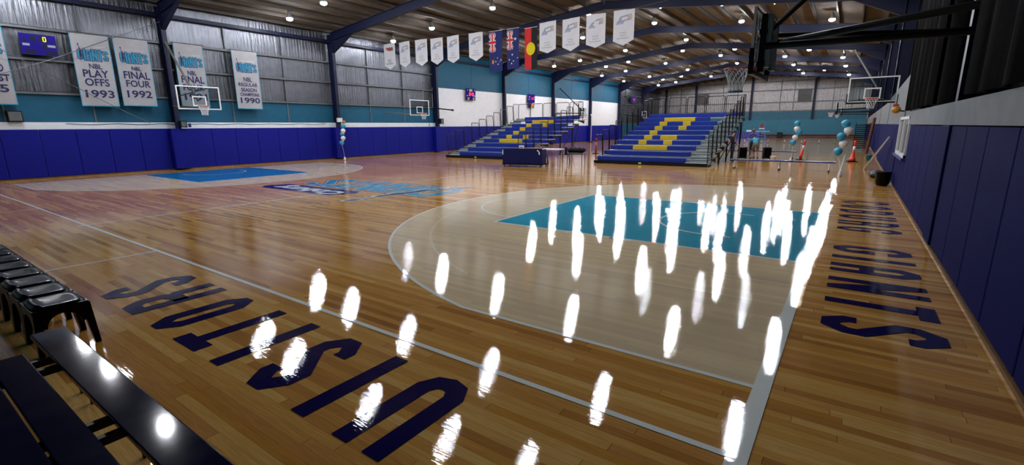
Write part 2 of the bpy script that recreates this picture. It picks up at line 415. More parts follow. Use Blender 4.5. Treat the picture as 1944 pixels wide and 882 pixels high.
for k in range(3):
    for z in (3.64, 5.0, 6.25): girt(ends[k] + .1, ends[k + 1] - .1, z)
for z in (2.4, 3.8, 5.2, 6.5): girt(63.9, 73.1, z); girt(73.3, YE, z)
for y in (1.4, 4.3, 10.4, 13.6, 19.8, 23.0, 66.9, 70.0, 76.3, 79.4):
    B(XL - .12, XL - .02, y - .03, y + .03, 2.38, 7.5).build('wall_stud', 'girt', wl)
B(XL - .02, XL + .2, YB, YE, 7.38, 7.56).build('eave_strut', 'steel_blue', wl)

structure(B(XL + .02, XL + .14, YB, YE, 0, 0.07).build('baseboard_left', 'timber_trim'))

# end wall
we = structure(B(XL - .3, XR + .4, YE, YE + .25, 0, 10).build('wall_back', 'foil_end'))
B(XL, XR, YE - .06, YE, 2.7, 3.95).build('teal_sheet', 'teal_dark', we)
B(XL, XR, YE - .09, YE, 0, 2.7).build('teal_ply_lining', 'teal_light', we)
for z in (4.0, 5.3, 7.1, 8.4):
    B(XL, XR, YE - .14, YE, z - .08, z + .08).build('girt', 'girt', we)
for x in (-24.4, -17.7, -15.5, -9.4, -7.6, -2.6, -0.3):
    B(x - .04, x + .04, YE - .1, YE, 3.95, roof_z(x) - .5).build('wall_stud', 'girt', we)
for x in (-26.9, -21.9, -13.4, -4.94):
    mb = MB(); z1 = roof_z(x) - .25
    mb.box(x - .15, x + .15, YE - .42, YE - .40, 2.7, z1); mb.box(x - .15, x + .15, YE - .12, YE - .1, 2.7, z1); mb.box(x - .012, x + .012, YE - .42, YE - .1, 2.7, z1)
    mb.build('end_column', 'steel_blue', we)
structure(B(XL, XR, YB - .2, YB, 0, 10).build('wall_front', 'teal_dark'))

# right wall
wr = structure(B(XR + .06, XR + .26, YB - .2, YE + .3, 0, 1.96).build('wall_right', 'pad_shaded'))
mb = MB(); mb.box(XR - .06, XR + .26, YB, 15.3, 1.96, 2.3); mb.build('white_ledge', 'ledge_shaded', wr)
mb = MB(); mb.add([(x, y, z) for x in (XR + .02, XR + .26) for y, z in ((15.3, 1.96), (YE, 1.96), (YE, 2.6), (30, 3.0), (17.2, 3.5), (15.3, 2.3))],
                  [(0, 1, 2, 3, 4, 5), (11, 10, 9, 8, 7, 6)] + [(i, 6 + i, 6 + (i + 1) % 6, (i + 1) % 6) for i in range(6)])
mb.build('white_lining', 'ledge_shaded', wr)
B(XR + .5, XR + .7, YB, YE, 1.9, 8.3).build('shaded_upper_sheet', 'netting', wr)  # wall sheet coloured black: shade of the unlit side put into it
structure(B(XR - .03, XR + .06, YB, 60, 0, 0.04).build('baseboard_right', 'timber_trim'))

# window in the right wall
win = structure(bpy.data.objects.new('window_1', None)); COL.objects.link(win); win.location = (XR, 15.45, 1.62)
wf = MB()
for (y0, y1, z0, z1) in ((-1.66, -1.56, -.56, .56), (1.56, 1.66, -.56, .56), (-1.66, 1.66, .48, .56), (-1.66, 1.66, -.56, -.48), (-.05, .05, -.5, .5)):
    wf.box(-.07, .05, y0, y1, z0, z1)
wf.build('window_frame', 'white_paint', win)
B(-.02, -.012, -1.56, 1.56, -.48, .48).build('pane', 'window_glass', win)
B(.02, .05, -1.56, 1.56, -.48, .48).build('dark_backing_panel', 'unlit_room', win)  # flat panel painted dark to stand for the unlit room behind
B(-.12, .05, -1.75, 1.75, -.62, -.56).build('sill', 'bench_blue', win)

# ---------------------------------------------------------------- court markings: paint films that belong to the floor
def gf(h):
    return lambda u, v, w: (u, v, h + w)
G1, G2, G3, G4 = gf(.0015), gf(.0025), gf(.0035), gf(.0045)
L, W = 25.94, 15.0
K, JS = 5.72, 2.99
def arc(cx, cy, r, a0, a1, n=48): return [(cx + r * math.cos(a0 + (a1 - a0) * i / n), cy + r * math.sin(a0 + (a1 - a0) * i / n)) for i in range(n + 1)]
def end_markings(bx, s, keymat):
    """bx: baseline x; s=-1 court extends to -x, +1 to +x"""
    cx = bx + s * 1.575; c = W / 2
    phi = math.asin(6.6 / 6.75)
    if s < 0: A = [(x, y) for x, y in arc(cx, c, 6.725, PI + phi, PI - phi, 60)]
    else: A = arc(cx, c, 6.725, -phi, phi, 60)
    out = [(bx, .925)] + A + [(bx, W - .925)]
    MB().flat(out, G1).flatbuild('three_point_area', 'washed', floor)
    MB().ribbon(out, .05, G2).flatbuild('three_point_line', 'line', floor)
    MB().ribbon(arc(cx, c, 6.0, PI - 1.2, PI + 1.2, 50) if s < 0 else arc(cx, c, 6.0, -1.2, 1.2, 50), .05, G2).flatbuild('old_three_point_line', 'old_line', floor)
    kx = bx + s * K
    MB().flat([(bx, c - 2.45), (kx, c - 2.45), (kx, c + 2.45), (bx, c + 2.45)], G2).flatbuild('key_area', keymat, floor)
    MB().ribbon([(bx, c - 2.425), (kx - s * .025, c - 2.425), (kx - s * .025, c + 2.425), (bx, c + 2.425)], .05, G3).flatbuild('key_line', 'line', floor)
    a = arc(kx, c, 1.775, PI / 2, 3 * PI / 2) if s < 0 else arc(kx, c, 1.775, -PI / 2, PI / 2)
    MB().ribbon(a, .05, G2).flatbuild('free_throw_semicircle', 'line', floor)
    ns = arc(cx, c, 1.27, PI / 2, 3 * PI / 2) if s < 0 else arc(cx, c, 1.27, -PI / 2, PI / 2)
    ns = [(ns[0][0] - s * .38, ns[0][1])] + ns + [(ns[-1][0] - s * .38, ns[-1][1])]
    MB().ribbon(ns, .05, G3).flatbuild('no_charge_line', 'line', floor)
    mk = MB()
    for d in (1.75, 2.6, 2.95, 3.85, 4.75):
        for sy in (-1, 1):
            y = c + sy * 2.5; wd = .4 if d == 2.6 else .05
            mk.flat([(bx + s * d, y - .05), (bx + s * (d + wd), y - .05), (bx + s * (d + wd), y + .05), (bx + s * d, y + .05)], G3)
    mk.flatbuild('lane_marks', 'line', floor)
end_markings(0, -1, 'key'); end_markings(-L, 1, 'key2')
MB().ribbon([(0.05, -.025), (-L - .05, -.025)], .055, G3).flatbuild('side_line', 'line', floor)
MB().ribbon([(0.05, W + .025), (-L - .05, W + .025)], .05, G3).flatbuild('side_line', 'line', floor)
MB().ribbon([(.06, -.4), (.06, W + .05)], .12, G4).flatbuild('base_line', 'line', floor)
MB().ribbon([(-L - .03, -.05), (-L - .03, W + .05)], .05, G4).flatbuild('base_line', 'line', floor)
MB().ribbon([(-L / 2, -.17), (-L / 2, 5.75)], .05, G2).flatbuild('half_way_line', 'line', floor)
MB().ribbon([(-L / 2, 9.3), (-L / 2, W)], .05, G2).flatbuild('half_way_line', 'line', floor)
for x in (-9.0, -L + 9.0):
    MB().ribbon([(x, -.05), (x, -2.05)], .05, G2).flatbuild('bench_area_line', 'line', floor)
# lines of the next court
MB().ribbon([(.12, 19.0), (.12, 36)], .07, G2).flatbuild('next_court_base_line', 'line', floor)
MB().ribbon([(.0, 16.55), (-26, 18.75)], .04, G2).flatbuild('badminton_line', 'line', floor)
MB().ribbon([(-5.9, 18.8), (-4.7, 21.1)], .05, G2).flatbuild('short_line', 'line', floor)
for x in (-8.0, -16.0):
    MB().ribbon([(x, 36.5), (x, 50)], .05, G2).flatbuild('far_court_line', 'line', floor)
MB().ribbon([(.1, 36.5), (-26, 36.5)], .05, G2).flatbuild('far_court_line', 'line', floor)

# condensed block lettering, built from mitred strokes in a unit box 0..wd x 0..1
def glyph(ch, wd, t):
    h = t / 2; l, r, b, tp = h, wd - h, h, 1 - h; c = .10
    ring = [(l + c, b), (r - c, b), (r, b + c * 1.3), (r, tp - c * 1.3), (r - c, tp), (l + c, tp), (l, tp - c * 1.3), (l, b + c * 1.3)]
    if ch == 'I': return [([(wd / 2, 0), (wd / 2, 1)], False)]
    if ch == 'V': return [([(l, 1), (l, b + .14), (l + .06, b + .03), (wd / 2, b), (r - .06, b + .03), (r, b + .14), (r, 1)], False)]
    if ch == 'U': return [([(l, 1), (l, b + c * 1.3), (l + c, b), (r - c, b), (r, b + c * 1.3), (r, 1)], False)]
    if ch == 'O': return [(ring, True)]
    if ch == 'C': return [([(r, .70), (r, tp - c * 1.3), (r - c, tp), (l + c, tp), (l, tp - c * 1.3), (l, b + c * 1.3), (l + c, b), (r - c, b), (r, b + c * 1.3), (r, .30)], False)]
    if ch == 'G': return [([(r, .70), (r, tp - c * 1.3), (r - c, tp), (l + c, tp), (l, tp - c * 1.3), (l, b + c * 1.3), (l + c, b), (r - c, b), (r, b + c * 1.3), (r, .46), (wd * .55, .46)], False)]
    if ch == 'S': return [([(r, .70), (r, tp - c * 1.3), (r - c, tp), (l + c, tp), (l, tp - c * 1.3), (l, .66), (r, .34), (r, b + c * 1.3), (r - c, b), (l + c, b), (l, b + c * 1.3), (l, .30)], False)]
    if ch == 'T': return [([(0, tp), (wd, tp)], False), ([(wd / 2, 0), (wd / 2, 1)], False)]
    if ch == 'R': return [([(l, 0), (l, tp), (r - c, tp), (r, tp - c * 1.3), (r, .58), (r - c, .48), (l, .48)], False), ([(r - c, .50), (r, .40), (r, 0)], False)]
    if ch == 'B': return [([(l, b), (l, tp), (r - c, tp), (r, tp - c), (r, .60), (r - c, .51), (r, .42), (r, b + c), (r - c, b)], True), ([(l, .51), (r - c, .51)], False)]
    if ch == 'A': return [([(l, 0), (l, tp - c * 1.3), (l + c, tp), (r - c, tp), (r, tp - c * 1.3), (r, 0)], False), ([(l, .42), (r, .42)], False)]
    if ch == 'N': return [([(l, 0), (l, 1)], False), ([(r, 0), (r, 1)], False), ([(l, 1 - h * .4), (r, h * .4)], False)]
    return []
def sideline_word(spec, fr, t, name):
    mb = MB()
    for ch, o, wd in spec:
        for q, (pts, cl) in enumerate(glyph(ch, wd, t)):
            mb.ribbon([(o + p[0], p[1]) for p in pts], t, fr, cl, .0004 * q)
    return mb.flatbuild(name, 'ink', floor)
# VISITORS along the near side line: reads from the court, letters run towards -x, tops towards -y
fv = lambda u, v, w: (-u, -.31 - v * .99, .004 + w)
sideline_word([('V', 1.73, .48), ('I', 2.53, .18), ('S', 3.03, .46), ('I', 3.83, .19), ('T', 4.32, .48), ('O', 5.06, .44), ('R', 5.87, .49), ('S', 6.62, .47)], fv, .165, 'visitors_lettering')
# COBURG GIANTS along the baseline: letters run towards -y, tops towards the right wall
fg = lambda u, v, w: (.36 + v * 1.0, -u, .004 + w)
sideline_word([('G', -6.65, .50), ('I', -5.87, .17), ('A', -5.36, .48), ('N', -4.55, .53), ('T', -3.74, .45), ('S', -3.0, .50)], fg, .165, 'giants_lettering')
sideline_word([('C', -12.42, .45), ('O', -11.60, .44), ('B', -10.82, .44), ('U', -10.02, .45), ('R', -9.22, .45), ('G', -8.50, .45)], fg, .15, 'coburg_lettering')

# centre court emblem: GIANTS in teal, white and navy outline, COBURG on a navy flash, a leaping player
def fl(h): return lambda u, v, w: (-u, -v, h + w)
bn = [(12.15, -6.35), (12.55, -5.62), (16.5, -5.62), (16.85, -5.95), (16.45, -6.68), (12.4, -6.68)]
MB().flat(bn, fl(.0015)).flatbuild('emblem_navy_flash', 'logo_navy', floor)
mb = MB(); put_text(mb, 'Coburg', 12.55, 16.2, -6.6, -5.7, lambda u, v, w: (-(u + (v + 6.2) * .25), -v, .003), .045); mb.flatbuild('emblem_club_name', 'logo_white', floor)
def player(fr, d, mat, parent, name, grow=0.0):
    """leaping player with the ball overhead, drawn as tapering strokes"""
    mb = MB(); cnt = [0]
    fr0 = fr
    def fr(u, v, w):
        p = fr0(u, v, 0); e = .00012 * cnt[0]
        return (p[0], p[1], p[2] + e) if parent is floor else (p[0] + e, p[1], p[2])
    def limb(pts, ws):
        for i in range(len(pts) - 1):
            (x0, y0), (x1, y1) = pts[i], pts[i + 1]; dx, dy = x1 - x0, y1 - y0; n = math.hypot(dx, dy); px, py = -dy / n, dx / n
            cnt[0] += 1
            a, b = ws[i] / 2 + grow, ws[i + 1] / 2 + grow; ex, ey = dx / n * grow, dy / n * grow
            mb.flat([(x0 - ex + px * a, y0 - ey + py * a), (x0 - ex - px * a, y0 - ey - py * a), (x1 + ex - px * b, y1 + ey - py * b), (x1 + ex + px * b, y1 + ey + py * b)], fr)
    def disc(cx, cy, r):
        cnt[0] += 1; mb.flat([(cx + (r + grow) * math.cos(2 * PI * k / 18), cy + (r + grow) * math.sin(2 * PI * k / 18)) for k in range(18)], fr)
    disc(.02, 1.0, .055); limb([(.03, .96), (.05, .82), (.10, .70)], [.03, .045, .07])
    disc(.135, .765, .035); limb([(.10, .72), (.13, .55), (.12, .42)], [.12, .15, .11])
    limb([(.10, .70), (.20, .62), (.17, .56)], [.06, .04, .03]); limb([(.14, .45), (.24, .34), (.19, .20), (.23, .17)], [.10, .08, .045, .03])
    limb([(.11, .45), (.09, .27), (.02, .08), (.06, 0)], [.09, .07, .045, .02])
    return mb.flatbuild(name, mat, parent)
def block_word(fr_of, u0, u1, v0, v1, parent, names, mats, t=.27, grow=(.30, .16, 0)):
    """GIANTS as heavy block letters; three stacked paint layers"""
    widths = [('G', 1.0), ('I', .42), ('A', 1.0), ('N', 1.05), ('T', .95), ('S', 1.0)]
    tot = sum(x for _, x in widths) + .12 * 5; k = (u1 - u0) / tot; H = v1 - v0
    for (g, mat, nm, hh) in zip(grow, mats, names, (0, 1, 2)):
        mb = MB(); fr = fr_of(hh); u = u0
        for ch, wd in widths:
            tt = t * .95
            for q, (pts, cl) in enumerate(glyph(ch, wd, tt)):
                # sheet coordinates keep stroke widths even
                P = [(u + p[0] * k, v0 + p[1] * H) for p in pts]
                if not cl and g:
                    (ax, ay), (bx, by) = P[0], P[1]; n = math.hypot(bx - ax, by - ay); e = g * min(k, H) * .5; P[0] = (ax - (bx - ax) / n * e, ay - (by - ay) / n * e)
                    (ax, ay), (bx, by) = P[-1], P[-2]; n = math.hypot(bx - ax, by - ay); P[-1] = (ax - (bx - ax) / n * e, ay - (by - ay) / n * e)
                mb.ribbon(P, (tt + g) * min(k, H), fr, cl, .0003 * q)
            u += (wd + .12) * k
        mb.flatbuild(nm, mat, parent)
block_word(lambda h: fl(.0015 + h * .001), 9.65, 16.25, -8.95, -6.85, floor, ('emblem_outline', 'emblem_white_edge', 'emblem_word'), ('logo_navy', 'logo_white', 'logo_teal'), t=.30, grow=(.15, .08, 0))
pf = lambda h: (lambda u, v, w: (-(11.25 - (1 - v) * .95 + u * 2.2 - .25), -(-9.6 + v * 4.2), h))
player(pf(.005), 0, 'logo_white', floor, 'emblem_player_edge', .03); player(pf(.006), 0, 'logo_navy', floor, 'emblem_player')

# ---------------------------------------------------------------- portal frames
def ibeam(mb, a, b, depth, width, up):
    a = Vector(a); b = Vector(b); u = Vector(up)
    mb.beam(a, b, .014, depth, up); mb.beam(a + u * depth / 2, b + u * depth / 2, width, .018, up); mb.beam(a - u * depth / 2, b - u * depth / 2, width, .018, up)
def frame(y, idx):
    t = thing('portal_frame', f'blue steel portal frame spanning the hall, {ORD[idx]} from the camera', 'steel frame', (0, y, 0), 0, 'blue portal frames')
    for side, x in (('l', XL + .25), ('r', XR + .25)):
        z0 = 2.05 if side == 'l' else 1.98
        top = roof_z(x) - .3
        s = 1 if side == 'l' else -1
        mb = MB(); xx = x
        z0 = 0 if (side == 'l' and idx > 6) else z0
        ibeam(mb, (xx, 0, z0), (xx, 0, top), .46, .21, (1, 0, 0)); mb.build('column', 'steel_blue', t)
        a = (xx + s * .1, 0, roof_z(xx, 9.25)); b = (XM, 0, 9.25)
        mb = MB(); up = Vector((-s * .105, 0, 1)).normalized(); ibeam(mb, a, b, .46, .2, tuple(up)); mb.build('rafter', 'steel_blue', t)
        hx = xx + s * .22; zb = roof_z(hx, 9.02)
        mb = MB(); tri = [(hx, zb), (hx, zb - .75), (hx + s * .06, zb - .75), (hx + s * 2.1, roof_z(hx + s * 2.1, 9.02))]
        mb.prism(tri, .016, lambda u, v, w: (u, w - .008, v)); mb.beam((hx + s * .03, 0, zb - .75), (hx + s * 2.1, 0, roof_z(hx + s * 2.1, 9.02)), .2, .018); mb.build('haunch', 'steel_blue', t)
for i, y in enumerate(FR): frame(y, i)

# ---------------------------------------------------------------- wall pads
def pad_mesh(wd, h, mat, name='wall_pad', th=.09):
    mb = MB(); mb.pad(0, th, -wd / 2 + .006, wd / 2 - .006, .075, h, .022)
    return mb.build(name, mat)
pads = []
bays = [(-6, 7.0), (7.8, 16.4), (17.2, 25.8), (26.6, 35.2), (36.0, 44.6), (45.4, 54.0), (54.8, 63.4)]
BAYN = ['before left column one', 'between left columns one and two', 'between left columns two and three', 'between left columns three and four',
        'between left columns four and five', 'between left columns five and six', 'between left columns six and seven']
src = None
for bi, (y0, y1) in enumerate(bays):
    n = round((y1 - y0) / 1.22); wd = (y1 - y0) / n
    vis = 0
    for k in range(n):
        y = y0 + (k + .5) * wd
        if bi == 0 and y < 0.4: continue
        if src is None or abs(src[1] - wd) > 1e-3:
            o = pad_mesh(wd, 2.08 if bi < 3 else 2.18, 'pad'); src = (o, wd)
        else:
            o = src[0].copy(); COL.objects.link(o)
        o.location = (XL + .085, y, 0)
        tag(o, f'blue vinyl wall pad, {ORD[vis]} from the left {BAYN[bi]}', 'wall pad', 'blue pads along the left wall'); vis += 1
cp = None
for i, y in enumerate(FR[:7]):
    if cp is None:
        mb = MB(); mb.pad(0, .44, -.39, .39, .075, 2.08, .025); cp = mb.build('column_pad', 'pad'); o = cp
    else: o = cp.copy(); COL.objects.link(o)
    o.location = (XL + .085, y, 0)
    tag(o, f'deep blue pad boxing in the foot of the {ORD[i]} column on the left wall', 'wall pad', 'pads around the left columns')
src = None
rp = [(-4.2, 7.0, 'left nearest the camera'), (7.8, 13.7, 'between the nearest column and the window')]
for bi, (y0, y1, nm) in enumerate(rp):
    n = round((y1 - y0) / 1.21); wd = (y1 - y0) / n; vis = 0
    for k in range(n):
        y = y0 + (k + .5) * wd
        if y < .8: continue
        o = pad_mesh(wd, 1.95, 'pad_shaded'); o.location = (XR + .06, y, 0); o.rotation_euler = (0, 0, PI)
        tag(o, f'shade-darkened navy right wall pad, {ORD[vis]} from the near end, ' + ('before the column' if bi == 0 else 'between column and window'), 'wall pad', 'navy pads on the right wall'); vis += 1
mb = MB(); mb.pad(0, .12, -.39, .39, .075, 1.96, .02); o = mb.build('column_pad', 'pad_shaded'); o.location = (XR + .06, 7.4, 0); o.rotation_euler = (0, 0, PI)
tag(o, 'shade-darkened navy pad covering the nearest column on the right wall', 'wall pad')
for k in range(3):
    mb = MB(); mb.pad(0, .09, -.57, .57, .075, .98, .02); o = mb.build('wall_pad', 'pad_shaded'); o.location = (XR + .06, 14.3 + k * 1.16, 0); o.rotation_euler = (0, 0, PI)
    tag(o, f'short shade-darkened navy pad under the white window, {ORD[k]} from the near side', 'wall pad', 'short pads under the window')
for k in range(10):
    mb = MB(); mb.pad(0, .09, -.6, .6, .075, 1.95, .02); o = mb.build('wall_pad', 'pad_shaded'); o.location = (XR + .06, 18.2 + k * 1.25, 0); o.rotation_euler = (0, 0, PI)
    tag(o, f'shade-darkened navy pad on the right wall beyond the window, {ORD[k]} past it', 'wall pad', 'navy pads beyond the window')

# ---------------------------------------------------------------- high bay lamps
rows = [(1.9, [-25.9, -22.9, -17.5]), (7.8, [-22.5, -19.8, -14.4, -10.1, -6.8]), (12.8, [-25.5, -22.3, -17.6, -12.1, -6.5, -1.7]), (20.6, [-26.1, -22.4, -17.5, -12.0, -6.1, -1.5]),
        (26.65, [-22.3, -14.4, -9.7, -6.3, -3.7]), (32.2, [-22.3, -17.6, -12.0, -6.3, -1.4]), (40.5, [-25.0, -22.1, -17.5, -12.1, -6.0, -1.3]),
        (46.5, [-22.1, -19.6, -14.1, -9.4, -3.5]), (52.0, [-25.1, -22.1, -17.5, -11.8, -5.9, -1.2]), (60.0, [-25.6, -22.1, -17.3, -11.7, -5.9, -1.1]),
        (65.3, [-22.1, -19.6, -13.9, -5.8, -3.2]), (71.0, [-24.6, -22.0, -17.1, -11.9, -5.8, -0.9])]
lamp0 = thing('high_bay_lamp', 'lamp', 'ceiling lamp')
mb = MB(); mb.lathe([(.04, .36), (.075, .35), (.08, .22), (.11, .16), (.15, .06), (.17, .0), (.158, .0), (.15, .05)], n=24); mb.build('housing', 'alu', lamp0, True)
mb = MB(); mb.lathe([(.155, .012), (.16, -.03), (.14, -.085), (.08, -.115), (0.0001, -.125)], n=18); mb.build('lens', 'lens', lamp0, True)
mb = MB(); mb.tube([(0, 0, .35), (0, 0, .56)], .012, 6); mb.build('hanger', 'girt', lamp0)
first = True
for ri, (y, xs) in enumerate(rows):
    for k, x in enumerate(xs):
        z = roof_z(x, 9.2) - .0
        lab = f'glowing round ceiling lamp, {ORD[k]} from left in the {ORD[ri]} row from the camera'
        if first: lamp0.location = (x, y, z); lamp0['label'] = lab; lamp0['group'] = 'high bay lamps under the roof'; first = False
        else: dup(lamp0, (x, y, z), None, lab, 'high bay lamps under the roof')

# ---------------------------------------------------------------- banners on the left wall
BX = XL + .42
def banner(y0, y1, z0, z1, label, rows_txt):
    t = thing('championship_banner', label, 'banner', (BX, (y0 + y1) / 2, z0), 0, 'club banners on the left wall')
    wd, h = y1 - y0, z1 - z0
    def wave(u, v): return .018 * math.sin(u * 5.1 + v * .7 + y0) * (1 - v / h)
    def fr(off): return lambda u, v, w: (wave(u, v) + off + w, u - wd / 2, v)
    mb = MB(); nu, nv = 10, 14; f0, f1 = fr(0), fr(-.012)
    vs = []
    for f in (f0, f1):
        for j in range(nv + 1):
            for i in range(nu + 1): vs.append(f(wd * i / nu, h * j / nv, 0))
    n1 = (nu + 1) * (nv + 1); fs = []
    for j in range(nv):
        for i in range(nu):
            a = j * (nu + 1) + i; q = (a, a + 1, a + nu + 2, a + nu + 1); fs.append(q); fs.append(tuple(x + n1 for x in q[::-1]))
    mb.add(vs, fs).build('cloth', 'cloth_white', t)
    mb = MB(); st = [(.012, i * h / 14) for i in range(15)]; mb.ribbon(st, .024, fr(.004)); mb.ribbon([(wd - .012, v) for _, v in st], .024, fr(.004)); mb.ribbon([(i * wd / 10, .02) for i in range(11)], .04, fr(.004)); mb.flatbuild('teal_edge', 'cloth_teal', t)
    MB().tube([(-.0, -wd / 2 - .06, h), (0, wd / 2 + .06, h)], .025, 8).build('hanging_pole', 'girt', t)
    for q in (-1, 1): MB().beam((-.40, q * wd * .42, h + .01), (.02, q * wd * .42, h + .01), .03, .03).build('pole_bracket', 'girt', t)
    block_word(lambda hh: fr(.012 + .002 * hh), wd * .13, wd * .91, h * .635, h * .79, t, ('club_word_outline', 'club_word_edge', 'club_word'), ('print_navy', 'print_teal', 'print_teal'), t=.34, grow=(.24, 0.02, 0))
    g = fr(.02); player(lambda u, v, w: g(wd * .17 + u * .42, h * .62 + v * .70, 0), 0, 'print_navy', t, 'player_silhouette')
    mb = MB(); put_text(mb, 'NORTH MELBOURNE', wd * .32, wd * .88, h * .815, h * .835, fr(.014), 0); mb.flatbuild('small_print', 'print_grey', t)
    mb = MB()
    for s, u0, u1, v0, v1 in rows_txt: put_text(mb, s, wd * u0, wd * u1, h * v0, h * v1, fr(.013), .02)
    mb.flatbuild('printed_words', 'print_navy', t)
    return t
banner(.42, 1.80, 3.06, 6.10, 'white banner cut off by the left edge of the photo, ending 95', [('NBL', .35, .65, .55, .60), ('GRAND', .2, .86, .42, .52), ('FINALIST', .08, .95, .30, .39), ('1995', .12, .88, .16, .26)])
banner(3.82, 5.17, 3.08, 6.16, 'white banner reading NBL PLAY OFFS 1993', [('NBL', .36, .70, .525, .595), ('PLAY', .17, .84, .405, .51), ('OFFS', .18, .82, .285, .39), ('1993', .14, .90, .12, .23)])
banner(5.32, 6.67, 3.13, 6.18, 'white banner reading NBL FINAL FOUR 1992', [('NBL', .40, .68, .53, .59), ('FINAL', .14, .90, .405, .515), ('FOUR', .17, .88, .285, .385), ('1992', .15, .88, .125, .235)])
banner(7.72, 9.05, 3.15, 6.24, 'white banner reading NBL FINAL FOUR 1991 behind the nearer glass backboard', [('NBL', .36, .66, .51, .58), ('FINAL', .12, .90, .385, .495), ('FOUR', .14, .86, .265, .365), ('1991', .14, .92, .11, .22)])
banner(10.46, 11.84, 3.12, 6.23, 'white banner reading NBL REGULAR SEASON CHAMPIONS 1990', [('NBL', .34, .68, .475, .55), ('REGULAR', .13, .88, .39, .455), ('SEASON', .20, .82, .30, .365), ('CHAMPIONS', .15, .90, .225, .28), ('1990', .14, .91, .10, .20)])

# ---------------------------------------------------------------- scoreboards
SEG = {'0': 'abcdef', '1': 'bc', '2': 'abged', '3': 'abgcd', '4': 'fgbc', '5': 'afgcd', '6': 'afgedc', '7': 'abc', '8': 'abcdefg', '9': 'abfgcd'}
def digits(mb, s, u0, v0, dw, dh, fr, t):
    for i, ch in enumerate(s):
        u = u0 + i * dw * 1.35
        S = {'a': ((0, 1), (1, 1)), 'b': ((1, 1), (1, .5)), 'c': ((1, .5), (1, 0)), 'd': ((0, 0), (1, 0)), 'e': ((0, 0), (0, .5)), 'f': ((0, .5), (0, 1)), 'g': ((0, .5), (1, .5))}
        if ch == ':':
            for vv in (.3, .7): mb.ribbon([(u + dw * .5 - t / 2, v0 + dh * vv), (u + dw * .5 + t / 2, v0 + dh * vv)], t, fr)
            continue
        for k in SEG[ch]:
            (a, b), (c, d) = S[k]; mb.ribbon([(u + a * dw, v0 + b * dh), (u + c * dw, v0 + d * dh)], t, fr)
def scoreboard(y0, y1, z0, z1, label, parts, tilt=.06):
    t = thing('scoreboard', label, 'scoreboard', (XL + .30, (y0 + y1) / 2, z0)); wd, h = y1 - y0, z1 - z0
    t.rotation_euler = (0, tilt, 0)
    MB().pad(-.1, 0, -wd / 2, wd / 2, 0, h, .012).build('case', 'sb_navy', t)
    MB().box(-.2, -.08, -.06, .06, h * .25, h * .85).build('wall_bracket', 'girt', t)
    fr = lambda o: (lambda u, v, w: (o, u * wd - wd / 2, v * h))
    for kind, mat, nm, a in parts:
        mb = MB()
        if kind == 'box': mb.flat([(a[0], a[2]), (a[1], a[2]), (a[1], a[3]), (a[0], a[3])], fr(.003)); mb.flatbuild(nm, mat, t)
        else: digits(mb, a[0], a[1], a[2], a[3], a[4], fr(.006), a[5]); mb.flatbuild(nm, mat, t)
    return t
scoreboard(2.27, 3.38, 5.10, 5.92, 'wide navy scoreboard with one lit yellow zero beside the 1993 banner', [
    ('box', 'sb_panel', 'digit_window', (.30, .44, .66, .92)), ('box', 'sb_panel', 'digit_window', (.52, .75, .66, .92)), ('box', 'sb_panel', 'digit_window', (.60, .72, .34, .60)), ('box', 'sb_panel', 'digit_window', (.10, .40, .05, .25)), ('box', 'sb_panel', 'digit_window', (.66, .94, .05, .25)),
    ('box', 'sb_panel', 'digit_window', (.08, .18, .62, .78)), ('box', 'sb_grey', 'name_plate', (.06, .25, .42, .53)), ('box', 'sb_grey', 'name_plate', (.74, .96, .42, .53)), ('dig', 'led_yellow', 'lit_digit', ('0', .645, .68, .07, .20, .025))])
scoreboard(29.94, 31.2, 4.33, 5.34, 'square scoreboard with red and green digits on the white wall left of the nearer bleacher', [
    ('box', 'sb_grey', 'name_plate', (.06, .2, .34, .44)), ('box', 'sb_grey', 'name_plate', (.78, .96, .34, .44)), ('dig', 'led_red', 'red_digits', ('8:8', .32, .40, .12, .24, .05)), ('dig', 'led_green', 'green_digits', ('88', .33, .76, .12, .16, .035)), ('dig', 'led_green', 'green_digits', ('8', .18, .06, .13, .16, .035)), ('dig', 'led_green', 'green_digits', ('8', .74, .06, .13, .16, .035)), ('box', 'sb_grey', 'letter_plate', (.10, .15, .78, .92)), ('box', 'sb_grey', 'letter_plate', (.84, .92, .78, .92))])
scoreboard(39.8, 41.1, 4.45, 5.32, 'scoreboard with three red digits above the orange shot clock', [
    ('box', 'sb_grey', 'name_plate', (.08, .24, .36, .46)), ('box', 'sb_grey', 'name_plate', (.80, .96, .40, .50)), ('dig', 'led_red', 'red_digits', ('11', .40, .38, .12, .26, .05)), ('box', 'led_red', 'red_light', (.14, .26, .62, .74)), ('box', 'led_red', 'red_light', (.84, .93, .62, .74)), ('box', 'sb_panel', 'digit_window', (.55, .75, .78, .96)), ('box', 'sb_panel', 'digit_window', (.2, .44, .08, .24))])
scoreboard(39.98, 40.98, 3.92, 4.38, 'small black shot clock with orange digits under a scoreboard', [('box', 'sb_panel', 'face', (.02, .98, .04, .96)), ('dig', 'led_orange', 'orange_digits', ('07', .34, .14, .2, .7, .09))])
scoreboard(68.3, 70.2, 5.45, 6.3, 'farthest scoreboard with a red digit on the foil wall', [('dig', 'led_red', 'red_digits', ('4', .45, .35, .14, .35, .06)), ('box', 'sb_panel', 'digit_window', (.2, .35, .1, .3))])

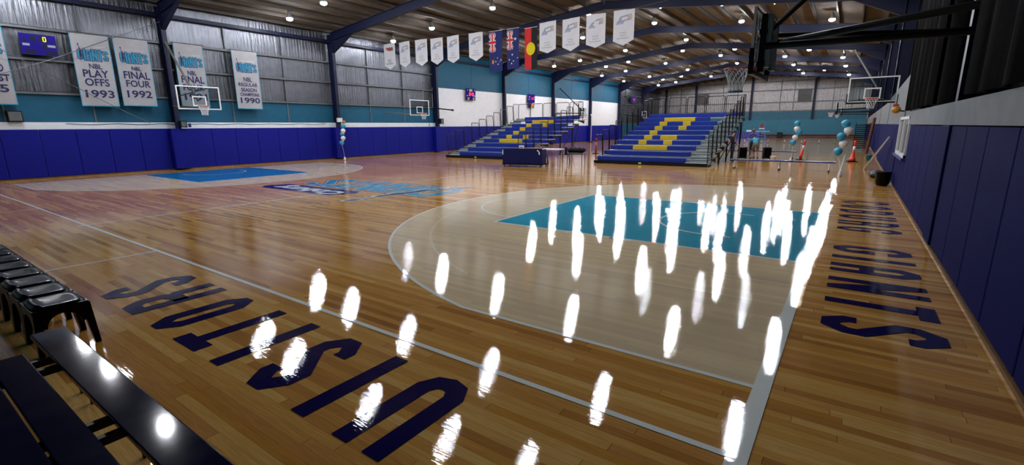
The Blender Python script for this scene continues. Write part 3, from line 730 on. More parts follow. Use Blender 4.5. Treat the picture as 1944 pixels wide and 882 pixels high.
# ---------------------------------------------------------------- pennants and flags on a cable across the hall
PY = 19.5
def pz(x): return 7.30 - .0045 * (x + 7)
def cloth_panel(mb, poly, fr, th=.01): return mb.prism(poly, th, fr)
def pennant(x0, x1, z1, zs, zt, label, red=False):
    wd = x1 - x0; h = z1 - zs; tip = z1 - zt
    t = thing('pennant', label, 'pennant', ((x0 + x1) / 2, PY, z1), random.uniform(-.06, .06), 'white pennants hung across the hall')
    fr = lambda o: (lambda u, v, w: (u * wd, -o - w + .006 * math.sin(4 * u + x0), -v))
    mb = MB(); mb.prism([(-.5, 0), (.5, 0), (.5, h), (0, tip), (-.5, h)][::-1], .01, fr(0)); mb.build('cloth', 'pennant_white', t)
    if red:
        mb = MB(); mb.flat([(-.32, .24), (.34, .24), (.34, .46), (-.02, .46), (-.22, .38)], fr(.014)); mb.flatbuild('printed_emblem', 'print_red', t)
        mb = MB(); mb.flat([(.0, .28), (.30, .28), (.30, .42), (.08, .42)], fr(.017)); mb.flatbuild('emblem_inner', 'print_dark', t)
    else:
        mb = MB(); mb.flat([(-.26, .44), (-.18, .28), (.36, .20), (.36, .46), (.02, .50), (-.02, .62), (-.38, .62), (-.34, .52)], fr(.014)); mb.flatbuild('printed_emblem', 'print_slate', t)
        mb = MB(); mb.flat([(-.36, .56), (.0, .55), (-.03, .62), (-.38, .63)], fr(.017)); mb.flatbuild('emblem_base', 'print_blue', t)
        mb = MB(); mb.flat([(.22, .24), (.38, .22), (.38, .42), (.22, .44)], fr(.017)); mb.flatbuild('emblem_tip', 'print_orange', t)
        mb = MB(); mb.flat([(-.10, .34), (.18, .29), (.18, .42), (-.10, .46)], fr(.018)); mb.flatbuild('emblem_window', 'pennant_white', t)
    mb = MB()
    yy = h * .72
    for row, (a, b) in enumerate(((-.18, .14), (-.16, .16), (-.32, .28))):
        u = a
        while u < b:
            k = random.uniform(.03, .07); mb.flat([(u, yy + row * .12), (min(u + k, b), yy + row * .12), (min(u + k, b), yy + row * .12 + .06), (u, yy + row * .12 + .06)], fr(.014)); u += k + .02
    mb.flatbuild('faint_print', 'print_dark' if red else 'print_grey', t)
    MB().tube([(-.5 * wd, 0, .0), (.5 * wd, 0, .0)], .014, 6).build('top_rod', 'white_paint', t)
    return t
def ax(px, py):
    d = _F + _R * ((px - 972) / F_PX) - _U * ((py - 441) / F_PX); k = (PY + 2.87112) / d.y
    return 0.40751 + d.x * k, 1.99221 + d.z * k
PEN = [((728, 84), (749, 82), 126, 132), ((757, 80), (777.5, 79), 122, 128), ((788, 76), (810, 74), 119, 125), ((817, 74), (840, 71), 116, 123), ((848, 69), (871, 67), 114, 120), ((890, 63.5), (916, 61), 109, 116),
       ((1024, 43), (1056, 40), 96, 101), ((1068, 37), (1101, 33), 90, 97), ((1114, 29), (1150, 24.5), 85, 90.5), ((1166, 21), (1205, 16), 79, 86)]
PL = ['leftmost white pennant, with a red emblem', 'second white pennant from the left, faint blue emblem', 'third white pennant from the left, faint blue emblem', 'fourth white pennant from the left, faint blue emblem', 'fifth white pennant from the left, faint blue emblem',
      'white pennant next to the blue flags, on their left', 'white pennant just right of the red and black flag', 'second white pennant right of the red and black flag', 'third white pennant right of the red and black flag', 'largest, rightmost white pennant on the cable']
for i, (a, b, s, tpp) in enumerate(PEN):
    xa, za = ax(*a); xb, zb = ax(*b); _, zs = ax(a[0], s); _, zt = ax((a[0] + b[0]) / 2, tpp)
    pennant(xa, xb, (za + zb) / 2, zs, zt, PL[i], i == 0)
def flagpanel(px0, px1, pyt, pyb, label):
    xa, za = ax(px0, pyt); xb, _ = ax(px1, pyt); _, zb = ax(px0, pyb)
    t = thing('hanging_flag', label, 'flag', ((xa + xb) / 2, PY, za))
    wd, h = xb - xa, za - zb
    fr = lambda o: (lambda u, v, w: ((u - .5) * wd, -o - w + .012 * math.sin(5 * u + 1), -v * h))
    MB().tube([(-wd / 2, 0, .01), (wd / 2, 0, .01)], .016, 6).build('top_rod', 'white_paint', t)
    return t, fr
def grid_cloth(fr, u0, u1, n=6, th=.008):
    mb = MB(); vs = []
    for o in (0, th):
        for i in range(n + 1):
            for v in (0, 1): 
                u = u0 + (u1 - u0) * i / n; vs.append(fr(-o)(u, v, 0))
    m = 2 * (n + 1); fs = []
    for i in range(n):
        q = (2 * i, 2 * i + 2, 2 * i + 3, 2 * i + 1); fs.append(q); fs.append(tuple(x + m for x in q[::-1]))
    return mb.add(vs, fs)
def union_jack(t, fr, u0, u1, v0, v1):
    def F(o): return lambda u, v, w: fr(o + w)(u0 + (u1 - u0) * u, v0 + (v1 - v0) * v, 0)
    mb = MB()
    for a, b in (((0, 0), (1, 1)), ((1, 0), (0, 1))): mb.ribbon([(a[0] + (b[0] - a[0]) * (.07 + .86 * k / 4), a[1] + (b[1] - a[1]) * (.07 + .86 * k / 4)) for k in range(5)], .20, F(.020), False, a[0] * .001)
    mb.ribbon([(.5, 0), (.5, 1)], .34, F(.028)); mb.ribbon([(0, .5), (.5, .5), (1, .5)], .22, F(.029)); mb.flatbuild('white_crosses', 'flag_white', t)
    mb = MB()
    for a, b in (((0, 0), (1, 1)), ((1, 0), (0, 1))): mb.ribbon([(a[0] + (b[0] - a[0]) * (.07 + .86 * k / 4), a[1] + (b[1] - a[1]) * (.07 + .86 * k / 4)) for k in range(5)], .07, F(.024), False, a[0] * .001)
    mb.ribbon([(.5, 0), (.5, 1)], .20, F(.032)); mb.ribbon([(0, .5), (.5, .5), (1, .5)], .13, F(.033)); mb.flatbuild('red_crosses', 'flag_red', t)
def star(mb, fr, cu, cv, r, n=7, k=.78, o=.022):
    pts = []
    for i in range(2 * n):
        a = PI * i / n; q = r if i % 2 == 0 else r * .5; pts.append((cu + q * math.cos(a), cv + q * k * math.sin(a)))
    mb.flat(pts, fr(o))
t, fr = flagpanel(928, 953, 61, 136.5, 'left blue flag with union cross, small white stars and gold crown')
grid_cloth(fr, 0, 1).build('cloth', 'flag_blue', t); union_jack(t, fr, .0, .55, .03, .52)
mb = MB()
for cu, cv, r in ((.66, .67, .05), (.52, .76, .06), (.92, .73, .06), (.70, .83, .06), (.82, .77, .03)): star(mb, fr, cu, cv, r, k=.35)
mb.flatbuild('stars', 'flag_white', t)
MB().flat([(.22, .75), (.27, .70), (.30, .74), (.34, .70), (.38, .74), (.36, .81), (.24, .81)], fr(.022)).flatbuild('crown', 'flag_gold', t)
t, fr = flagpanel(962, 985, 56, 132, 'right blue flag with union cross and large white stars')
grid_cloth(fr, 0, 1).build('cloth', 'flag_blue', t); union_jack(t, fr, .0, .55, .03, .52)
mb = MB()
for cu, cv, r in ((.72, .26, .12), (.46, .64, .08), (.20, .76, .07), (.56, .80, .06), (.40, .86, .07), (.90, .73, .05)): star(mb, fr, cu, cv, r, k=.35)
mb.flatbuild('stars', 'flag_white', t)
t, fr = flagpanel(996, 1020, 54.5, 133, 'red and black flag with a yellow disc')
grid_cloth(fr, 0, .54).build('red_half', 'flag_red', t); grid_cloth(fr, .54, 1).build('black_half', 'flag_black', t)
MB().flat([(.50 + .36 * math.cos(2 * PI * k / 24), .5 + .155 * math.sin(2 * PI * k / 24)) for k in range(24)], fr(.024)).flatbuild('yellow_disc', 'flag_yellow', t)

_cp = []
for i, (a, b, s_, tpp) in enumerate(PEN):
    xa, za = ax(*a); xb, zb = ax(*b); z = (za + zb) / 2; _cp += [(xa, PY, z), (xb, PY, z)]
    if i == 5:
        for px0, px1, pyt in ((928, 953, 61), (962, 985, 56), (996, 1020, 54.5)):
            xa, za = ax(px0, pyt); xb, _ = ax(px1, pyt); _cp += [(xa, PY, za + .01), (xb, PY, za + .01)]
tag(MB().tube([(XL + .0, PY, _cp[0][2] + .1)] + _cp + [(-3, PY, 7.7), (-1.5, PY, roof_z(-1.5) - .1)], .010, 6).build('banner_cable', 'girt'), 'thin cable stretched across the hall carrying pennants and flags', 'cable')

# ---------------------------------------------------------------- basketball hoops
def hoop(name, label, loc, rz, width=1.83, arms=(), pad=True, frame_mat='white_paint', back=True, netn=12):
    """local: board in the YZ plane at x=0, rim towards +x, z=0 is the floor"""
    t = thing(name, label, 'basketball hoop', loc, rz)
    hw = width / 2; z0, z1 = 2.90, 3.95
    mb = MB(); fw = .05
    for y0, y1, a, b in ((-hw, hw, z1 - fw, z1), (-hw, hw, z0, z0 + fw), (-hw, -hw + fw, z0 + fw, z1 - fw), (hw - fw, hw, z0 + fw, z1 - fw)): mb.box(-.03, .012, y0, y1, a, b)
    mb.build('board_frame', frame_mat, t)
    B(-.014, -.002, -hw + fw, hw - fw, z0 + fw, z1 - fw).build('glass_board', 'glass', t)
    mb = MB(); s = .295; a0, a1 = 3.05, 3.50
    for y0, y1, a, b in ((-s, s, a1 - .05, a1), (-s, s, a0, a0 + .05), (-s, -s + .05, a0 + .05, a1 - .05), (s - .05, s, a0 + .05, a1 - .05)): mb.box(-.002, .006, y0, y1, a, b)
    mb.build('target_square', 'white_paint', t)
    mb = MB(); mb.tube([(.375 + .235 * math.cos(2 * PI * k / 24), .235 * math.sin(2 * PI * k / 24), 3.05) for k in range(24)], .012, 8, True)
    mb.box(.0, .15, -.09, .09, 2.99, 3.06); mb.beam((.12, -.08, 3.03), (.22, -.17, 3.045), .02, .02); mb.beam((.12, .08, 3.03), (.22, .17, 3.045), .02, .02)
    r = mb.build('rim', 'rim', t, True)
    mb = MB(); lv = [(3.04, .232), (2.96, .20), (2.87, .165), (2.78, .135), (2.70, .125), (2.62, .125)]
    for k in range(netn):
        for sg in (1, -1):
            pts = []
            for i, (z, rr) in enumerate(lv):
                a = 2 * PI * (k + sg * i * .5) / netn; pts.append((.375 + rr * math.cos(a), rr * math.sin(a), z))
            mb.tube(pts, .007, 4)
    n = mb.build('net', 'net', r)
    mb = MB(); mb.tube([(.375 + .125 * math.cos(2 * PI * k / 20), .125 * math.sin(2 * PI * k / 20), 2.62 + .012 * (k % 2)) for k in range(20)], .012, 5, True); mb.build('net_hem', 'net_blue', r)
    if pad:
        mb = MB(); mb.pad(-.05, .03, -hw - .03, hw + .03, z0 - .05, z0 + .02, .015); mb.pad(-.05, .03, -hw - .03, -hw + .0, z0 + .02, z0 + .38, .01); mb.pad(-.05, .03, hw - .0, hw + .03, z0 + .02, z0 + .38, .01); mb.build('edge_padding', 'black', t)
    if back:
        mb = MB()
        for y in (-.42, .42): mb.beam((-.09, y, z0 + .02), (-.09, y, z1 - .05), .09, .09)
        mb.beam((-.09, -.5, 3.06), (-.09, .5, 3.06), .12, .09); mb.beam((-.09, -.5, 3.6), (-.09, .5, 3.6), .12, .09); mb.build('back_frame', 'black', t)
    for a, b, rad in arms: MB().tube([a, b], rad, 10).build('support_arm', 'black' if back else 'arm_grey', t)
    return t
t = hoop('basketball_hoop', 'large near basketball hoop seen edge-on under the roof right of centre', (-1.2, 7.5, 0), PI, arms=(
    ((-.1, -.42, 3.50), (-2.95, .75, 3.62), .06), ((-.1, .42, 3.36), (-2.95, .45, 3.30), .06), ((-.1, -.42, 3.66), (-2.95, -1.4, 3.55), .05)))
for y in (-.36, .36): MB().beam((-.17, y, 3.0), (-.17, y, 3.9), .1, .13).build('lift_gear', 'alu', t)
MB().tube([(-.15, 0, 3.7), (-1.5, 0.2, 4.9), (-2.4, 0.5, 6.2)], .05, 8).build('diagonal_stay', 'black', t)
hoop('basketball_hoop', 'glass backboard hoop on the left wall in front of the 1991 banner', (-L + 1.2, 7.4, .03), 0, arms=(
    ((-.02, -.42, 2.93), (-2.77, -.1, 3.15), .035), ((-.02, .42, 2.93), (-2.77, .1, 3.15), .035), ((-.02, -.05, 3.3), (-2.75, -.02, 6.15), .05), ((-.02, .42, 3.88), (-2.77, .1, 3.6), .025)), pad=False, back=False)
hoop('basketball_hoop', 'smaller glass backboard hoop on the left wall beyond the balloons', (-L + 1.2, 21.45, -.05), 0, arms=(
    ((-.02, -.42, 2.93), (-3.3, -.42, 3.15), .035), ((-.02, .42, 2.93), (-3.3, .42, 3.15), .035), ((-.02, .35, 3.5), (-3.2, 3.6, 5.6), .04)), pad=False, back=False)
hoop('basketball_hoop', 'white-framed glass backboard facing the camera beside the right wall', (.86, 23.2, -.02), -PI / 2, width=1.72, arms=(
    ((-.1, -.42, 3.02), (-.6, -.95, 3.0), .04), ((-.1, .42, 3.02), (-.6, -.9, 2.9), .04), ((-.1, .42, 2.98), (-1.9, .95, 2.98), .04), ((-.02, .2, 3.4), (-2.6, -.85, 5.4), .04)), back=False)
hoop('basketball_hoop', 'edge-on hoop far down the right wall, the nearer of two small ones', (-1.2, 52.5, 0), PI, arms=(((-.1, 0, 3.3), (-2.95, 0, 3.4), .06), ((-.1, .3, 3.1), (-2.95, .3, 3.0), .05)), netn=10)
hoop('basketball_hoop', 'edge-on hoop far down the right wall, the farther of two small ones', (-1.2, 72, .1), PI, arms=(((-.1, 0, 3.3), (-2.95, 0, 3.4), .06), ((-.1, .3, 3.1), (-2.95, .3, 3.0), .05)), netn=10)
hoop('basketball_hoop', 'edge-on hoop by the white wall right of the nearer bleacher', (-24.5, 46, .1), 0, arms=(((-.1, 0, 3.3), (-3.4, 0, 3.4), .05), ((-.1, .1, 3.6), (-3.4, .8, 6.2), .05), ((-.1, .3, 3.1), (-3.4, .3, 3.0), .05)), netn=10)
hoop('basketball_hoop', 'small far hoop on the left wall behind the larger bleacher', (-24.9, 66.5, .1), 0, arms=(((-.1, 0, 3.3), (-3.0, 0, 3.4), .05), ((-.1, .1, 3.6), (-3.0, -.5, 6.2), .05)), netn=10)
mb = MB(); mb.beam((-27.52, 26.2, 3.52), (-25.9, 26.2, 3.35), .07, .09); mb.beam((-25.95, 26.2, 3.28), (-25.95, 26.2, 3.42), .14, .14)
tag(mb.build('bracket', 'black'), 'slim dark steel bracket sticking out from the third left column over the white wall', 'bracket')

# ---------------------------------------------------------------- bleachers
def rail_mesh(y0, y1, z0, z1, h):
    """hoop guard rail in the YZ plane, front post leaning as in a telescopic stand"""
    mb = MB(); r = .022; lean = -.10
    pts = [(0, y0, z0), (0, y0 + lean, z0 + h - .06), (0, y0 + lean + .03, z0 + h - .015), (0, y0 + lean + .08, z0 + h), (0, y1 + lean - .05, z0 + h), (0, y1 + lean, z0 + h - .04), (0, y1, z1)]
    mb.tube(pts, r, 6)
    for k in range(1, 5):
        q = k / 5; mb.tube([(0, y0 + (y1 - y0) * q, z0 + .12 + (z1 - z0) * q), (0, y0 + (y1 - y0) * q + lean, z0 + h)], .007, 4)
    mb.tube([(0, y0, z0 + .12), (0, y1, z1 + .12)], .012, 5)
    return mb
def bleacher(label, x0, steps, seats, yellow, extra, nback, posts):
    D, RZ, N = .88, .26, 10
    t = thing('bleacher', label, 'bleacher', (x0, 21.4, 0), 0, None)
    Wd = 5.95
    B(0, Wd, -.12, .06, .012, .16).build('front_plinth', 'black', t)
    pl = MB(); pl.box(2.55, 2.70, -.126, -.118, .05, .12); pl.build('plinth_sticker', 'led_green', t)
    for k in range(N):
        y = D * k; z = .16 + RZ * k
        # deck under the feet of the next row, riser
        mb = MB(); mb.box(0, Wd, y + .06, y + D + .12, z - .09, z - .03); mb.build('deck', 'alu', t)
        # seat
        s0, s1 = seats[k]
        mb = MB(); mb.pad(s0, s1, y + .02, y + .36, z + .0, z + .235, .025); st = mb.build('seat_row', 'seat_blue', t)
        for a, b in yellow.get(k, ()): MB().pad(a, b, y + .012, y + .368, z - .003, z + .243, .025).build('yellow_seat', 'seat_yellow', st)
        # aisle treads
        a, b = steps
        e = b if b > a else a
        mb = MB(); mb.box(a, b, y + .0, y + .42, z - .03, z + .01); mb.box(a, b, y + .38, y + .42, z, z + .14); mb.box(a, b, y + .38, y + .88, z + .11, z + .14); mb.build('aisle_step', 'alu', t)
        # frames below
        for xx in (.05, Wd - .05):
            mb = MB(); mb.beam((xx, y + .05, z - .12), (xx, y + D + .1, z - .12), .05, .10)
            if k in posts:
                mb.beam((xx, y + D, 0.02), (xx, y + D, z - .08), .07, .05, (0, 1, 0)); mb.beam((xx, y + D, .15), (xx, y + D + .5 * (9 - k), z + .1 * (9 - k)), .03, .04)
                mb.tube([(xx - .03, y + D, .05), (xx + .03, y + D, .05)], .05, 10)
            mb.prism([(y + D * .3, z - .17), (y + D + .1, z - .17), (y + D + .1, z - .32)], .03, lambda u, v, w: (xx - .015 + w, u, v))
            mb.build('under_frame', 'black', t)
        if k < N - 1:
            m = rail_mesh(y + .12, y + D + .02, z - .03, z + RZ - .03, 1.40)
            r = m.build('side_rail', 'black', t, True); r.location = (.03, 0, 0)
            r2 = r.copy(); COL.objects.link(r2); r2.parent = t; r2.location = (Wd - .03, 0, 0)
    for a, b, k in extra:
        y = D * k; z = .16 + RZ * k; mb = MB(); mb.pad(a, b, y + .02, y + .36, z, z + .235, .025); mb.build('single_seat', 'seat_blue', t)
    yb = D * N - .15; zb = .16 + RZ * (N - 1); seg = Wd / nback
    for i in range(nback):
        a, b = i * seg + .05, (i + 1) * seg - .05; h = 1.28; mb = MB()
        mb.tube([(a, yb, zb - .1), (a, yb, zb + h - .08), (a + .03, yb, zb + h - .02), (a + .09, yb, zb + h), (b - .09, yb, zb + h), (b - .03, yb, zb + h - .02), (b, yb, zb + h - .08), (b, yb, zb - .1)], .024, 6)
        mb.tube([(a, yb, zb + .1), (b, yb, zb + .1)], .014, 5)
        for q in range(1, 9): mb.tube([(a + (b - a) * q / 9, yb, zb + .1), (a + (b - a) * q / 9, yb, zb + h)], .008, 4)
        mb.build('back_rail', 'black', t, True)
    # top side hoops
    for xx in (.03, Wd - .03):
        mb = MB(); y = D * 9; z = .16 + RZ * 9
        mb.tube([(xx, y + .1, z), (xx, y + .02, z + 1.2), (xx, y + .1, z + 1.28), (xx, yb, z + 1.28)], .022, 6)
        for q in range(1, 5): mb.tube([(xx, y + .1 + .14 * q, z), (xx, y + .06 + .15 * q, z + 1.27)], .008, 4)
        mb.build('side_rail', 'black', t, True)
    return t
xb2 = -11.15
def px2x(row, px):   # where a pixel of the front of a row lies along x, from the row's own place
    y = 21.4 + .88 * row + .02; z = .16 + .26 * row + .12
    d = _F + _R * ((px - 972) / F_PX) ; 
    k = (y + 2.87112); best = None
    # direction with the pixel's column; solve for the height of the row
    for it in range(2):
        # choose image row so that the ray meets z at y
        lo, hi = 100.0, 400.0
        for _ in range(40):
            mid = (lo + hi) / 2; dd = _F + _R * ((px - 972) / F_PX) - _U * ((mid - 441) / F_PX); zz = 1.99221 + dd.z * k / dd.y
            if zz > z: lo = mid
            else: hi = mid
    return 0.40751 + dd.x * k / dd.y
def cv2(row, a, b): return (px2x(row, 1120 + a / 6.48) - xb2, px2x(row, 1120 + b / 6.48) - xb2)
y2 = {2: [cv2(2, 527, 950)], 3: [cv2(3, 596, 697), cv2(3, 900, 1010)], 4: [cv2(4, 665, 767), cv2(4, 863, 1070)], 5: [cv2(5, 732, 830)], 6: [cv2(6, 795, 893), cv2(6, 1087, 1188)], 7: [cv2(7, 855, 950), cv2(7, 1142, 1240)], 8: [cv2(8, 915, 1295)]}
s2 = [(.12, 4.85)] * 8 + [(.12, 4.22), (.12, 5.05)]
bleacher('larger blue bleacher with a yellow G pattern in its seats and steps on the right', xb2, (4.88, 5.90), s2, y2, [(5.2, 5.85, 9)], 5, (0, 2, 4, 6, 8))
xb1 = -22.25
def cv1(row, a, b): return (px2x(row, 840 + a / 6.786) - xb1, px2x(row, 840 + b / 6.786) - xb1)
y1 = {3: [cv1(3, 730, 1028)], 4: [cv1(4, 822, 893), cv1(4, 1038, 1108)], 5: [cv1(5, 910, 985)], 6: [cv1(6, 995, 1067)], 7: [cv1(7, 1078, 1147), cv1(7, 1290, 1365)], 8: [cv1(8, 1155, 1440)]}
s1 = [(1.12, 5.8)] * 8 + [(1.75, 5.8), (1.12, 5.85)]
bleacher('smaller-looking blue bleacher with a yellow C pattern in its seats and steps on the left', xb1, (.05, 1.10), s1, y1, [], 5, (5, 7))

# ---------------------------------------------------------------- scorers' desk and things around it
desk = thing('scorers_desk', 'dark navy padded scorers desk on castors in front of the nearer bleacher', 'desk', (-13.3, 17.62, 0), .20)
mb = MB(); mb.pad(-1.08, 1.08, -.40, -.30, .16, .93, .02); mb.build('front_pad', 'desk_navy', desk)
mb = MB(); mb.pad(1.0, 1.08, -.30, .30, .16, .88, .02); mb.build('side_pad', 'desk_navy', desk)
mb = MB(); mb.pad(-1.08, -1.0, -.30, .30, .16, .88, .02); mb.build('side_pad', 'desk_navy', desk)
B(-1.0, 1.0, -.30, .34, .72, .75).build('desktop', 'white_paint', desk)
B(-1.1, 1.14, -.42, .44, .10, .16).build('base_frame', 'black', desk)
for x in (-1.0, 1.04):
    for y in (-.34, .36):
        mb = MB(); mb.tube([(x - .02, y, .05), (x + .02, y, .05)], .05, 12); mb.beam((x, y, .06), (x, y, .11), .05, .02); mb.build('castor', 'castor', desk)
mb = MB(); mb.flat([(.83, .80), (.90, .78), (.93, .62), (.98, .62), (.98, .74), (.88, .86), (.83, .86)], lambda u, v, w: (u, -.404, v)); mb.flatbuild('white_emblem', 'logo_white', desk)
mb = MB(); mb.flat([(-1.085, .62), (-1.03, .62), (-1.03, .86), (-1.07, .86)], lambda u, v, w: (u, -.404, v)); mb.flatbuild('white_emblem', 'logo_white', desk)
c = thing('tabletop_sign', 'small white sign with red print standing on the scorers desk', 'sign', (-13.43, 17.52, .75), .2)
B(-.14, .14, -.012, .012, 0, .32).build('sign_board', 'white_paint', c); B(-.1, .1, -.016, -.012, .19, .24).build('printed_line', 'print_red', c)
o = MB().pad(-.35, .35, -.16, .16, 0, .2, .02).build('cardboard_box', 'cardboard'); o.location = (-12.9, 17.75, .75); o.rotation_euler = (0, 0, .2); tag(o, 'tan cardboard box lying on the scorers desk', 'box')
ft = thing('folding_table', 'white folding table behind the scorers desk', 'table', (-12.6, 19.25, 0), .1)
MB().pad(-.55, .55, -.35, .35, .78, .84, .012).build('table_top', 'white_paint', ft)
for x in (-.45, .45):
    for y in (-.28, .28): MB().tube([(x, y, 0), (x, y, .78)], .018, 8).build('leg', 'girt', ft)
tr = thing('low_trolley', 'low black trolley right of the white folding table', 'trolley', (-11.45, 19.75, 0), .05)
MB().pad(-.5, .5, -.25, .25, .56, .60, .01).build('platform', 'black', tr)
for x in (-.42, .42):
    for y in (-.2, .2): MB().tube([(x, y, 0), (x, y, .56)], .018, 8).build('leg', 'black', tr)
bag = MB()
bag.tube([(-.56 + .08 * i, .02 * math.sin(i * 1.3), .17 + .015 * math.sin(i * 2.1)) for i in range(15)], [.05, .12] + [.15 + .012 * math.sin(i * 1.7) for i in range(11)] + [.12, .05], 12)
o = bag.build('equipment_bag', 'black', None, True); o.location = (-11.45, 19.75, .605); tag(o, 'long black equipment bag lying on the low black trolley', 'bag')

def cafe_chair(label, loc, rz, group=None):
    t = thing('cafe_chair', label, 'chair', loc, rz, group)
    MB().pad(-.19, .19, -.19, .19, .43, .46, .012).build('seat', 'black', t)
    for x in (-1, 1):
        for y in (-1, 1): MB().beam((x * .17, y * .17, .44), (x * .21, y * .23, 0), .035, .03).build('leg', 'black', t)
    mb = MB(); mb.tube([(-.18, .18, .44), (-.20, .22, .78), (-.15, .235, .85), (.15, .235, .85), (.20, .22, .78), (.18, .18, .44)], .014, 6); mb.build('back_hoop', 'black', t, True)
    mb = MB(); mb.beam((0, .20, .45), (0, .235, .85), .12, .012, (0, 1, 0)); mb.build('back_slat', 'black', t)
    mb = MB(); mb.tube([(-.19, .05, .6), (-.2, .22, .68)], .012, 6); mb.tube([(.19, .05, .6), (.2, .22, .68)], .012, 6); mb.build('arm_rail', 'black', t)
    return t
ch = cafe_chair('black metal chair right of the scorers desk, seen from behind', (-12.95, 21.6 - 1.0, 0), PI + .5, 'black chairs by the scorers desk')
dup(ch, (-13.35, 19.6, 0), 2.2, 'black metal chair half hidden behind the scorers desk', 'black chairs by the scorers desk')
ch.location = (-12.75, 21.0, 0)

# ---------------------------------------------------------------- bollards, poles, balloons
def bollard(label, loc, cone=False, tilt=0.0, h=1.12):
    t = thing('safety_bollard', label, 'bollard', loc, 0, 'orange bollards'); t.rotation_euler = (0, tilt, .2)
    mb = MB(); mb.pad(-.22, .22, -.22, .22, 0, .05, .015); mb.build('rubber_base', 'black', t)
    if cone: prof = [(.16, .05), (.14, .20), (.11, .22), (.06, .52), (.05, .60)]
    else: prof = [(.075, .05), (.065, .60)]
    MB().lathe(prof, n=18).build('body', 'orange', t, True)
    MB().lathe([(.064, .60), (.062, .82)], n=18).build('white_sleeve', 'reflective', t, True)
    MB().lathe([(.063, .82), (.06, 1.0), (.066, 1.03), (.066, h - .02), (.05, h)], n=18).build('top_section', 'orange', t, True)
    return t
bollard('slim orange bollard left of the larger bleacher', (-15.2, 30.05, 0))
bollard('leaning orange bollard just right of the blue benches', (-1.92, 29.07, 0), tilt=.12)
bollard('orange cone bollard beside the rightmost balloons', (.51, 28.5, 0), True, .04)
vp = thing('net_post', 'white net post standing against the sixth left column', 'post', (-27.1, 53.6, 0))
MB().lathe([(.05, 0), (.05, 3.3), (.12, 3.32), (.12, 3.48), (.05, 3.5)], n=12).build('pole', 'white_paint', vp, True); MB().lathe([(.3, 0), (.3, .05), (.06, .08)], n=14).build('foot', 'black', vp)

def balloon(label, x, y, z, r, mat, group):
    prof = [(.0001, -1.22), (.10, -1.20), (.05, -1.14), (.20, -1.02), (.55, -.72), (.86, -.30), (1.0, .12), (.93, .50), (.70, .82), (.38, 1.0), (.0001, 1.06)]
    o = MB().lathe([(a * r, b * r) for a, b in prof], n=18).build('balloon', mat, None, True)
    o.location = (x, y, z); o.rotation_euler = (random.uniform(-.2, .2), random.uniform(-.2, .2), 0)
    return tag(o, label, 'balloon', group)
def ribbon_line(label, pts):
    o = MB().tube(pts, .006, 5).build('balloon_ribbon', 'white_paint'); return tag(o, label, 'ribbon')
POS = ['topmost', 'second from the top', 'third from the top', 'fourth from the top', 'lowest']
def bunch(where, pts, mats, r, weight, foil=False):
    for i, ((x, y, z), m) in enumerate(zip(pts, mats)):
        c = 'teal' if 'teal' in m else 'white'
        balloon(f'{c} balloon, {POS[i]} in the string {where}', x, y, z, r, m, f'balloons {where}')
    lo = pts[-1]
    wx, wy = weight
    ribbon_line(f'thin ribbon tying the balloons {where}', [(wx, wy, .16), ((wx + lo[0]) / 2 + .02, (wy + lo[1]) / 2, (lo[2] + .16) / 2), (lo[0], lo[1], lo[2] - r)] + [p for p in pts[::-1][1:]])
    o = MB().lathe([(.05, 0), (.075, .05), (.06, .14), (.03, .17), (.05, .22)], n=10).build('balloon_weight', 'white_paint', None, True); o.location = (wx, wy, 0)
    tag(o, f'small white weight on the floor under the balloons {where}', 'weight')
T, Wt = 'balloon_teal', 'balloon_white'
bunch('by the left wall', [(-26.06, 16, 2.13), (-26.02, 15.95, 1.84), (-26.26, 16.05, 1.64), (-26.08, 15.95, 1.38), (-26.32, 16, 1.10)], [T, Wt, T, Wt, T], .15, (-26.18, 16.02))
bunch('above the leaning bollard', [(-2.09, 27, 2.02), (-2.08, 26.97, 1.73), (-1.96, 26.95, 1.56), (-2.12, 27, 1.28), (-2.19, 27, 1.02)], [T, Wt, T, Wt, T], .15, (-2.2, 26.9))
bunch('at the right side', [(.14, 19.6, 1.98), (.24, 19.58, 1.72), (.04, 19.55, 1.50), (.14, 19.6, 1.22), (.0, 19.6, .93)], [T, Wt, T, Wt, T], .155, (.16, 19.4))

# ---------------------------------------------------------------- benches
def blue_bench(label, x0, x1, y, h=.44, group='blue benches on the middle court', legs=4, rz=0.0, mat='bench_blue', wmat='silver'):
    t = thing('team_bench', label, 'bench', ((x0 + x1) / 2, y, 0), rz, group); hl = (x1 - x0) / 2
    MB().pad(-hl, hl, -.14, .14, h - .06, h, .015).build('seat_plank', mat, t)
    for k in range(legs):
        x = -hl + .22 + (2 * hl - .44) * k / (legs - 1); mb = MB()
        mb.tube([(x, -.2, .02), (x, -.08, h - .06)], .017, 8); mb.tube([(x, .2, .02), (x, .08, h - .06)], .017, 8); mb.tube([(x, -.11, h - .2), (x, .11, h - .2)], .014, 8)
        lg = mb.build('leg_frame', wmat, t)
        
        for yy in (-.205, .205): MB().lathe([(.03, 0), (.03, .05), (.018, .08)], (x, yy, 0), 8).build('rubber_foot', 'black', lg)
    return t
blue_bench('nearest long blue bench with three silver leg pairs right of the larger bleacher', -4.2, -.05, 21.42, .43, legs=3)
blue_bench('middle blue bench behind the standing people', -6.7, -2.15, 29.65, .45, legs=3)
for i, (a, b) in enumerate(((-18.6, -13.4), (-13.2, -7.6), (-7.4, -2.2))):
    blue_bench(f'far low blue bench on the third court, {ORD[i]} from the left', a, b, 56.8, .46, 'far blue benches', 4, wmat='white_paint')
blue_bench('pale blue bench far off between the orange bollards', -5.4, -.9, 57.8, .40, 'far pale bench', 4, mat='print_teal')

